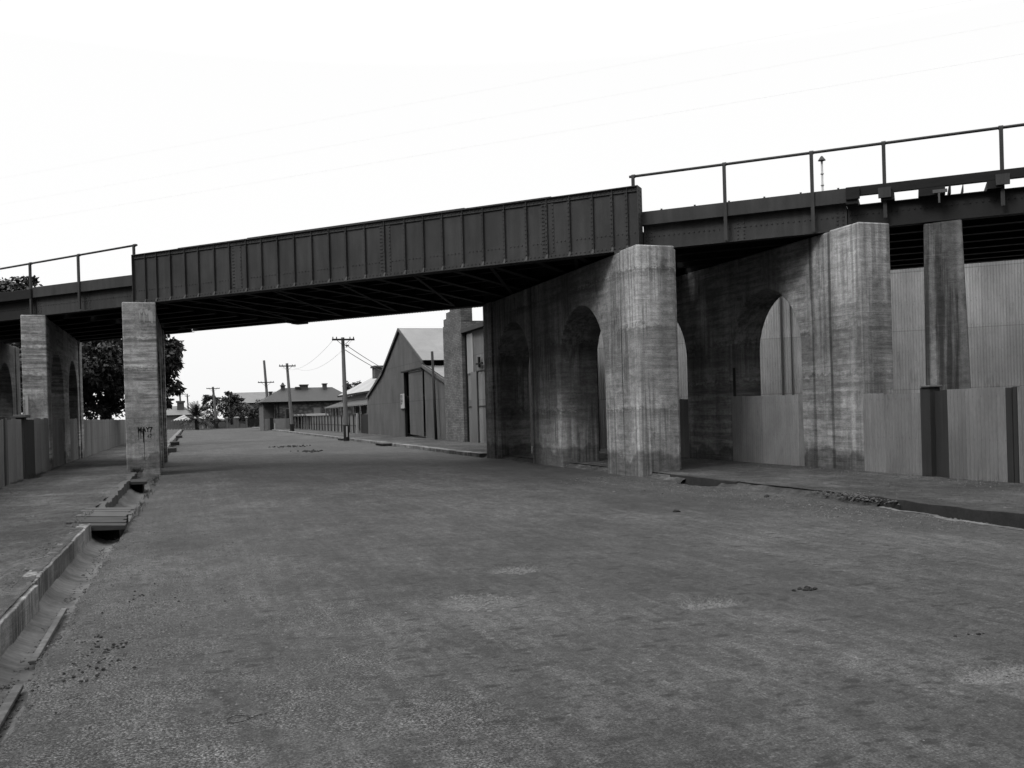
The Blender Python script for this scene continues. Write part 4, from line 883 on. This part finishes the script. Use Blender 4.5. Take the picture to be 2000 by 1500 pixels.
def wline(D0, z, label, r, dz=0.0):   # a wire parallel to the bridge
    c = N*D0; wire(label, [((c+D*75+Vector((0, 0, z+dz))), (c-D*45+Vector((0, 0, z-dz))), 0.25)], r)
wline(26, 10.15, 'lowest of three faint wires crossing the sky above the bridge', 0.0009, -0.5)
wline(26, 10.95, 'middle of three faint wires crossing the sky above the bridge', 0.0007, -0.5)
wline(26, 11.85, 'highest of three faint wires crossing the sky above the bridge', 0.0007, 0.0)
wire('upper service wire from the nearest pole to the gable shed', [((9.45, 57.9, 6.0), (13.4, 66.5, 5.0), 0.05)], 0.021)
wire('lower service wire from the nearest pole to the gable shed', [((9.3, 57.9, 5.75), (13.3, 66.3, 4.75), 0.05)], 0.021)
wire('left slack wire between the nearest pole and the next pole', [((8.65, 57.95, 6.46), (9.2, 99.7, 6.9), 0.9)], 0.008)
wire('right slack wire between the nearest pole and the next pole', [((9.85, 57.95, 6.46), (10.5, 99.7, 6.9), 1.0)], 0.008)
# ------------------------------------------------------------------ trees
def leaf_cloud(mb, rr, clumps, per, size, aspect=2.2, droop=0.3):
    for (c, rad) in clumps:
        for _ in range(per):
            while True:
                v = Vector((rr.uniform(-1, 1), rr.uniform(-1, 1), rr.uniform(-1, 1)))
                if 0.15 < v.length < 1: break
            v = v.normalized()*(v.length**0.45)
            p = Vector(c)+Vector((v.x*rad, v.y*rad, v.z*rad*0.75))
            a = Vector((rr.uniform(-1, 1), rr.uniform(-1, 1), rr.uniform(-1, 0.6)-droop)).normalized(); b = a.cross(Vector((rr.uniform(-1, 1), rr.uniform(-1, 1), rr.uniform(-1, 1)))).normalized()
            s = size*rr.uniform(0.6, 1.3); w_ = s/aspect
            mb.add([p, p+a*s*0.5+b*w_*0.5, p+a*s, p+a*s*0.5-b*w_*0.5], [(0, 1, 2, 3)])
def tree(name, label, base, blobs, trunk_r, th, per, size, mat='leafA', cat='tree', seed=1, sub=9, aspect=2.2, group=None):
    rr = random.Random(seed); t = thing(name, label, cat, (base[0], base[1], 0.05), group)
    g = MB(); b0 = Vector((base[0], base[1], 0.05)); fork = b0+Vector((0, 0, th)); g.tube(b0, fork, trunk_r, trunk_r*0.7, 10)
    for c, rad in blobs:
        c = Vector(c); mid = fork.lerp(c, 0.5)+Vector((0, 0, 0.2)); g.tube(fork, mid, trunk_r*0.4, trunk_r*0.25, 6); g.tube(mid, c, trunk_r*0.25, trunk_r*0.08, 6)
    g.build('trunk', 'bark', t)
    cl = []
    for c, rad in blobs:
        for _ in range(sub):
            v = Vector((rr.gauss(0, 1), rr.gauss(0, 1), rr.gauss(0, 1))).normalized()*rad*rr.uniform(0.35, 0.95)
            cl.append((Vector(c)+v, rad*rr.uniform(0.25, 0.45)))
    mb = MB(); leaf_cloud(mb, rr, cl, per, size, aspect); mb.build('crown', mat, t)
    return t
tree('fig_tree', 'big dark broad-leaved fig tree behind the bridge on the left', (-5.2, 66, 0),
     [((-4.2, 65, 6.2), 3.0), ((-2.2, 64.5, 8.3), 1.7), ((-1.6, 64, 6.0), 1.3), ((-2.0, 64.2, 3.9), 1.3), ((-6.8, 66, 7.0), 3.2), ((-9.5, 66, 5.5), 2.8), ((-5.5, 64, 3.8), 1.9), ((-7.8, 64, 3.9), 2.0),
      ((-2.6, 64.4, 2.7), 0.9), ((-3.0, 64.5, 5.0), 1.9), ((-4.8, 65, 8.2), 2.2), ((-6.0, 62, 5.5), 2.2), ((-8.5, 62.5, 4.6), 2.2), ((-11.5, 66, 4.2), 2.4), ((-7.0, 65, 8.0), 2.0)],
     0.4, 2.2, 150, 0.34, seed=3, sub=26)
tree('fig_tree', 'round-topped tree rising above the left end of the bridge', (-11.6, 67, 0),
     [((-11.2, 67, 10.0), 1.6), ((-12.4, 67, 9.6), 1.3), ((-10.0, 67, 9.9), 1.4), ((-9.0, 67, 9.5), 1.1), ((-10.8, 66.5, 9.3), 1.8), ((-9.6, 66.5, 8.6), 1.4), ((-12.0, 68, 7), 2.2), ((-14.5, 66, 5.0), 2.6), ((-9.5, 67, 6.0), 2.4)], 0.35, 3.5, 170, 0.30, seed=5, sub=22)
tree('garden_tree', 'dense dark tree with a rounded top behind the leaning pole', (4.3, 176, 0), [((3.4, 176, 5.6), 1.2), ((4.6, 176, 4.6), 1.5), ((2.6, 176, 4.0), 1.4), ((4.0, 176, 2.6), 1.8)], 0.25, 1.5, 70, 0.4, 'leafB', seed=8)
tree('garden_tree', 'tallest dark conical tree behind the gate pillars', (7.2, 176, 0), [((6.75, 176, 6.3), 0.5), ((7.0, 176, 5.3), 1.4), ((8.2, 176, 5.0), 1.2), ((6.4, 176, 4.0), 1.7), ((8.4, 176, 3.6), 1.7), ((7.4, 176, 2.2), 2.0)], 0.25, 1.5, 70, 0.4, 'leafB', seed=9)
tree('garden_tree', 'low spreading dark shrubbery tree left of the stone house', (11.3, 172, 0), [((10.0, 172, 2.6), 1.7), ((12.0, 172, 3.4), 1.6), ((13.2, 172, 4.4), 1.2), ((11.2, 172, 1.6), 1.9), ((13.3, 172, 2.2), 1.8), ((9.0, 172, 1.8), 1.4)], 0.25, 1.0, 70, 0.4, 'leafB', seed=10)
tree('garden_tree', 'small tree showing above the stone house roof', (24.5, 150, 0), [((24.3, 150, 6.3), 0.9), ((25.9, 150, 6.5), 0.8), ((25, 150, 5), 1.6)], 0.2, 3, 60, 0.35, 'leafB', seed=12)
# date palm
t = thing('date_palm', 'squat date palm with drooping fronds between the distant poles', 'palm', (1.1, 160, 0.05))
g = MB(); g.tube((1.1, 160, 0), (1.1, 160, 1.9), 0.35, 0.42, 10); g.build('trunk', 'bark', t)
rr = random.Random(4); g = MB()
for k in range(95):
    az = rr.uniform(0, 6.283); el = rr.uniform(-0.2, 1.35); Ln = rr.uniform(2.6, 3.5); p = Vector((1.1, 160, 1.9)); d0 = Vector((math.cos(az)*math.cos(el), math.sin(az)*math.cos(el), math.sin(el)))
    prev = p; nseg = 12
    for i in range(nseg):
        d0 = (d0+Vector((0, 0, -0.085))).normalized(); cur = prev+d0*(Ln/nseg); side = d0.cross(Vector((0, 0, 1))).normalized()
        g.add([prev-side*0.02, prev+side*0.02, cur+side*0.02, cur-side*0.02], [(0, 1, 2, 3)])
        if i > 1:
            ll = 0.55*math.sin(math.pi*(i+0.5)/(nseg+1))+0.08
            for sg_ in (-1, 1):
                for q in (0.2, 0.7):
                    a = prev.lerp(cur, q); e = a+side*sg_*ll*0.8+d0*ll*0.5+Vector((0, 0, -0.12*ll)); g.add([a, a+d0*0.09, e], [(0, 1, 2)])
        prev = cur
g.build('fronds', 'leafC', t)
tree('boundary_tree', 'dark tree whose leaves fill the arch at the left edge', (-10.5, 53, 0),
     [((-10, 53, 3.6), 2.6), ((-12.5, 53, 4.5), 2.6), ((-9.0, 53, 5.3), 1.8), ((-14.5, 52, 3.6), 2.4)], 0.3, 1.8, 110, 0.26, seed=15, sub=18)
t = thing('timber_hoarding', 'tall dark timber hoarding behind the right kerb pier before the patched iron shop', 'hoarding', (13.4, 33, 0))
MB().box((13.36, 29.3, 0.1), (13.46, 38.4, 5.2)).build('boards', 'darkwood', t)
# an unseen building added to the left of the footpath, shading the low sky from that side
t = thing('sky_block_left', 'long unseen dark block added behind the left fence to cut low sky light', 'building', (-13, 12, 0))
MB().box((-20, -12, 0), (-9.5, 33, 6.0)).build('walls', 'darkwood', t)
g = MB(); g.add([(-20.3, -12.3, 6.0), (-9.2, -12.3, 6.0), (-9.2, 33.3, 6.0), (-20.3, 33.3, 6.0), (-14.7, -12.3, 8.6), (-14.7, 33.3, 8.6)], [(1, 2, 5, 4), (3, 0, 4, 5), (0, 1, 4), (2, 3, 5)]); g.build('roof', 'slate', t)
t = thing('sky_block_right', 'unseen dark block added beyond the right fence to cut low sky light', 'building', (22, -10, 0))  # added out of view to keep low sky light from under the bridge
MB().box((15.5, -45, 0), (34, 7.5, 7.0)).build('walls', 'darkwood', t)
g = MB(); g.add([(15.2, -45.3, 7.0), (34.3, -45.3, 7.0), (34.3, 7.8, 7.0), (15.2, 7.8, 7.0), (24.7, -45.3, 10), (24.7, 7.8, 10)], [(1, 2, 5, 4), (3, 0, 4, 5), (0, 1, 4), (2, 3, 5)]); g.build('roof', 'slate', t)
t = thing('sky_block_rear', 'unseen dark block added behind the viewer to cut low sky light', 'building', (4, -48, 0))  # unseen mass added behind the camera, blocking low sky along the street
MB().box((-30, -60, 0), (15, -46, 8.0)).build('walls', 'darkwood', t)
g = MB(); g.add([(-30, -60, 8), (15, -60, 8), (15, -46, 8), (-30, -46, 8), (-30, -53, 11), (15, -53, 11)], [(0, 1, 5, 4), (2, 3, 4, 5), (1, 2, 5), (3, 0, 4)]); g.build('roof', 'slate', t)
# ------------------------------------------------------------------ small things on the ground
def planks(label, x0, x1, y0, n, pw, z, th=0.05, skew=0.2, seed=1, thick_front=True):
    t = thing('plank_cover', label, 'plank cover', ((x0+x1)/2, y0, z), 'timber covers over the left gutter'); rr = random.Random(seed); y = y0
    for i in range(n):
        g = MB(); a = rr.uniform(-0.05, 0.05); b = rr.uniform(-0.06, 0.06); zz = z+rr.uniform(-0.012, 0.012); tk = th*(2.0 if (i == 0 and thick_front) else 1)
        g.hexa([(x0+a, y, zz-tk), (x1+b, y-skew, zz-tk), (x1+b, y+pw-skew, zz-tk), (x0+a, y+pw, zz-tk), (x0+a, y, zz), (x1+b, y-skew, zz-0.03), (x1+b, y+pw-skew, zz-0.03), (x0+a, y+pw, zz)])
        g.build('plank', 'darkplank' if i < 4 else 'plank', t, bevel=0.008); y += pw+0.015
    return t
planks('weathered plank bridge across the left gutter in the foreground', -1.76, -1.0, 14.95, 9, 0.30, 0.165, seed=2)
planks('small plank lid over the gutter at the foot of the left kerb pier', -2.02, -1.12, 25.3, 4, 0.33, 0.14, skew=0.05, seed=5)
# black boxes stand in for the shade under the gutter planks
struct(MB().box((-1.66, 15.35, -0.35), (-1.07, 17.5, 0.08)).build('culvert_shade', 'dark')); struct(MB().box((-1.9, 25.6, -0.35), (-1.2, 26.5, 0.06)).build('culvert_shade', 'dark'))
def strip(label, a, b, w_, mat='palewall', th=0.03):
    a, b = Vector(a), Vector(b); d2 = (b-a).normalized().cross(Vector((0, 0, 1)))*(w_/2); u = Vector((0, 0, th))
    g = MB().hexa([a-d2, a+d2, b+d2, b-d2, a-d2+u, a+d2+u, b+d2+u, b-d2+u]); o = recentre(g.build('edging_board', mat, bevel=0.006)); return tag(o, label, 'board', 'pale boards edging the left gutter')
strip('farther pale board lying along the edge of the left gutter', (-1.17, 9.6, -0.115), (-1.14, 7.55, -0.11), 0.05, 'gut')
strip('nearer pale board lying along the edge of the left gutter at the picture corner', (-1.13, 6.9, -0.11), (-1.10, 4.9, -0.105), 0.06, 'gut')
rr = random.Random(21)
def rock(mb, c, r, rr):
    c = Vector(c); vs = []; k = 6
    rings = [(0.55, 0.8), (1.0, 0.35), (0.9, -0.1)]
    for a_, z in rings:
        for i in range(k):
            an = 6.283*i/k+rr.uniform(-0.3, 0.3); q = r*a_*rr.uniform(0.7, 1.15); vs.append(c+Vector((math.cos(an)*q, math.sin(an)*q, z*r*0.8)))
    vs.append(c+Vector((0, 0, r*0.85)))
    fs = []
    for ring in range(2):
        for i in range(k): fs.append((ring*k+i, (ring+1)*k+i, (ring+1)*k+(i+1) % k, ring*k+(i+1) % k))
    fs += [(18, i, (i+1) % k) for i in range(k)]
    mb.add(vs, fs)
mb = MB(); pale = MB(); 
for _ in range(5200):
    y = 3+14*rr.random()**1.3; x = left_edge(y)+abs(rr.gauss(0, 0.95))
    if x > 5: continue
    rock(mb if rr.random() < 0.6 else pale, (x, y, roadz(x, y)-0.002), rr.uniform(0.003, 0.011)*(1.5 if rr.random() < 0.05 else 1), rr)
for _ in range(3000):
    y = rr.uniform(9, 20); x = min(9.75, 9.6-abs(rr.gauss(0, 0.7)))
    rock(mb if rr.random() < 0.75 else pale, (x, y, roadz(x, y)-0.002), rr.uniform(0.005, 0.016)*(2 if rr.random() < 0.03 else 1), rr)
for _ in range(2600):
    y = 4+13*rr.random(); x = rr.choice((-1.25+rr.gauss(0, 0.05), -1.06+rr.gauss(0, 0.03), -1.55-abs(rr.gauss(0, 0.12)))); z = 0.178 if x < -1.42 else (-0.15 if x < -1.15 else -0.13)
    rock(mb if rr.random() < 0.8 else pale, (x, y, z), rr.uniform(0.004, 0.012)*(2 if rr.random() < 0.05 else 1), rr)
for _ in range(2500):
    y = rr.uniform(5, 28); x = -4.3+abs(rr.gauss(0, 0.5)) if rr.random() < 0.4 else rr.uniform(-4.2, -1.7)
    rock(mb if rr.random() < 0.7 else pale, (x, y, pathz(x, y)), rr.uniform(0.004, 0.014), rr)
for _ in range(2500):
    y = rr.uniform(7, 28); x = 13.35-abs(rr.gauss(0, 0.4)) if rr.random() < 0.5 else rr.uniform(10.1, 13.3)
    rock(mb if rr.random() < 0.7 else pale, (x, y, pathz(x, y)), rr.uniform(0.005, 0.018), rr)
for hx, hy, a, b, dp in holes:
    for _ in range(170):
        an = rr.uniform(0, 6.283); q = math.sqrt(rr.random())*0.8; x, y = hx+a*q*math.cos(an), hy+b*q*math.sin(an)
        rock(pale, (x, y, roadz(x, y)-0.003), rr.uniform(0.006, 0.02), rr)
for _ in range(1200):
    y = rr.uniform(2, 12); x = rr.uniform(0.5, 9); rock(mb if rr.random() < 0.5 else pale, (x, y, roadz(x, y)-0.002), rr.uniform(0.003, 0.008), rr)
o = mb.build('gravel', 'stone'); o['kind'] = 'stuff'; tag(o, 'loose dark gravel scattered over the road edges', 'gravel')
o = pale.build('gravel', 'rubbish'); o['kind'] = 'stuff'; tag(o, 'loose pale stone chips scattered over the road and potholes', 'gravel')
def clods(label, x, y, n, spread, r, sq=0.5, seed=1, nm='earth_clods'):
    rr = random.Random(seed); g = MB()
    for _ in range(n): rock(g, (x+rr.gauss(0, spread), y+rr.gauss(0, spread*sq), roadz(x, y)), r*rr.uniform(0.5, 1.2), rr)
    o = recentre(g.build(nm, 'clod')); tag(o, label, 'clods', 'dark clods on the road')
    if n > 20: o['kind'] = 'stuff'
clods('heap of dark clods in the middle of the right half of the road', 5.02, 6.74, 12, 0.045, 0.022, seed=1)
clods('two dark clods near the lower right of the road', 5.0, 4.95, 4, 0.05, 0.016, seed=2)
clods('long scatter of dark clods on the road beyond the bridge, the farther one', 5.2, 52.0, 60, 0.55, 0.06, 1.2, 3)
clods('thick scatter of dark clods on the road beyond the bridge, the nearer one', 5.35, 44.0, 45, 0.35, 0.06, 1.5, 4)
clods('single dark lump on the road before the right-hand drain', 7.05, 12.6, 2, 0.02, 0.05, seed=6)
clods('dark lump near the broken right gutter edge', 9.4, 13.6, 2, 0.05, 0.055, seed=7)
clods('dark clods beside the plank bridge gutter', -0.45, 9.3, 26, 0.22, 0.011, 2.0, seed=8)
clods('dark broken clods beside the gutter boards', -0.68, 7.2, 60, 0.13, 0.014, 4.0, seed=9)
# heaped earth at the broken end of the right gutter, and a bent wire on the road
g = MB(); rr = random.Random(6)
for _ in range(700): rock(g, (10.0+rr.gauss(0, 0.12), 11.9+rr.gauss(0, 0.4), 0.10+rr.uniform(-0.02, 0.05)), rr.uniform(0.01, 0.03), rr)
o = g.build('earth_heap', 'stone'); tag(recentre(o), 'heap of broken earth over the end of the right-hand gutter', 'earth heap')
g = MB(); pts = [(0.35+0.06*math.cos(a_/10*6.0), 5.22+0.07*math.sin(a_/10*6.0)*0.9, 0.012) for a_ in range(11)]+[(0.46, 5.25, 0.02), (0.50, 5.26, 0.015)]
pts = [(x-0.15, y, roadz(x-0.15, y)+0.008) for x, y, z in pts]
for a_, b_ in zip(pts, pts[1:]): g.tube(a_, b_, 0.002, n=5)
tag(recentre(g.build('wire_loop', 'clod')), 'small bent loop of wire lying on the near road', 'wire loop')
# inlets along the far right kerb
for y, lab in ((47.3, 'nearer dark gutter inlet with plank lid along the far right kerb'), (60.5, 'farther dark gutter inlet at the foot of the striped pole')):
    t = thing('gutter_inlet', lab, 'inlet', (9.5, y, 0)); MB().box((9.25, y-1.0, 0.0), (9.66, y+1.2, 0.125)).build('opening', 'dark', t); MB().box((9.2, y-1.0, 0.127), (9.9, y+1.3, 0.17)).build('lid', 'plank', t)  # solid black box stands in for the shade inside the inlet
for y, lab in ((52, 'nearest dark gutter cover far along the left kerb'), (66, 'middle dark gutter cover far along the left kerb'), (92, 'farthest dark gutter cover far along the left kerb')):
    t = thing('gutter_inlet', lab, 'inlet', (-1.2, y, 0)); MB().box((-1.3, y-1.2, 0.0), (-0.72, y+1.2, 0.22)).build('lid', 'darkwood', t)
# the far paling pieces and weeds by fence feet
def weeds(label, x, y, n, seed, h=0.12):
    rr = random.Random(seed); g = MB()
    for _ in range(n):
        p = Vector((x+rr.gauss(0, 0.08), y+rr.gauss(0, 0.3), 0.14)); a = Vector((rr.gauss(0, 0.05), rr.gauss(0, 0.05), rr.uniform(0.5, 1)*h)); g.add([p, p+Vector((0.01, 0.01, 0)), p+a], [(0, 1, 2)])
    tag(recentre(g.build('weed_tuft', 'leafB')), label, 'weeds')
weeds('dark weeds at the foot of the capped left fence post', -4.22, 28.9, 200, 1, 0.16)
weeds('dry weeds at the foot of the dark right fence post', 13.3, 13.9, 150, 2, 0.12)
weeds('dark weeds at the near foot of the left kerb pier', -1.55, 29.75, 160, 3, 0.2)
rr = random.Random(31); g = MB()
for x0, y0, y1, n in ((13.34, 8, 15.9, 700), (13.38, 16, 27, 350), (-4.30, 24, 34, 900), (-4.34, 34, 60, 500), (10.75, 19, 30, 200), (-0.95, 17.5, 29, 500), (9.72, 11, 18, 500)):
    for _ in range(n):
        y = rr.uniform(y0, y1)
        if smooth_noise(x0, y*0.8, 3) < -0.05: continue
        p = Vector((x0+rr.gauss(0, 0.05), y, 0.13 if not -1.5 < x0 < 10 else 0.0)); a = Vector((rr.gauss(0, 0.03), rr.gauss(0, 0.03), rr.uniform(0.03, 0.10))); g.add([p, p+Vector((0.006, 0.008, 0)), p+a], [(0, 1, 2)])
o = g.build('grass', 'leafB'); o['kind'] = 'stuff'; tag(o, 'thin dry grass along the feet of fences and gutter edges', 'grass')
for o in bpy.data.objects:
    if '_o' in o: del o['_o']
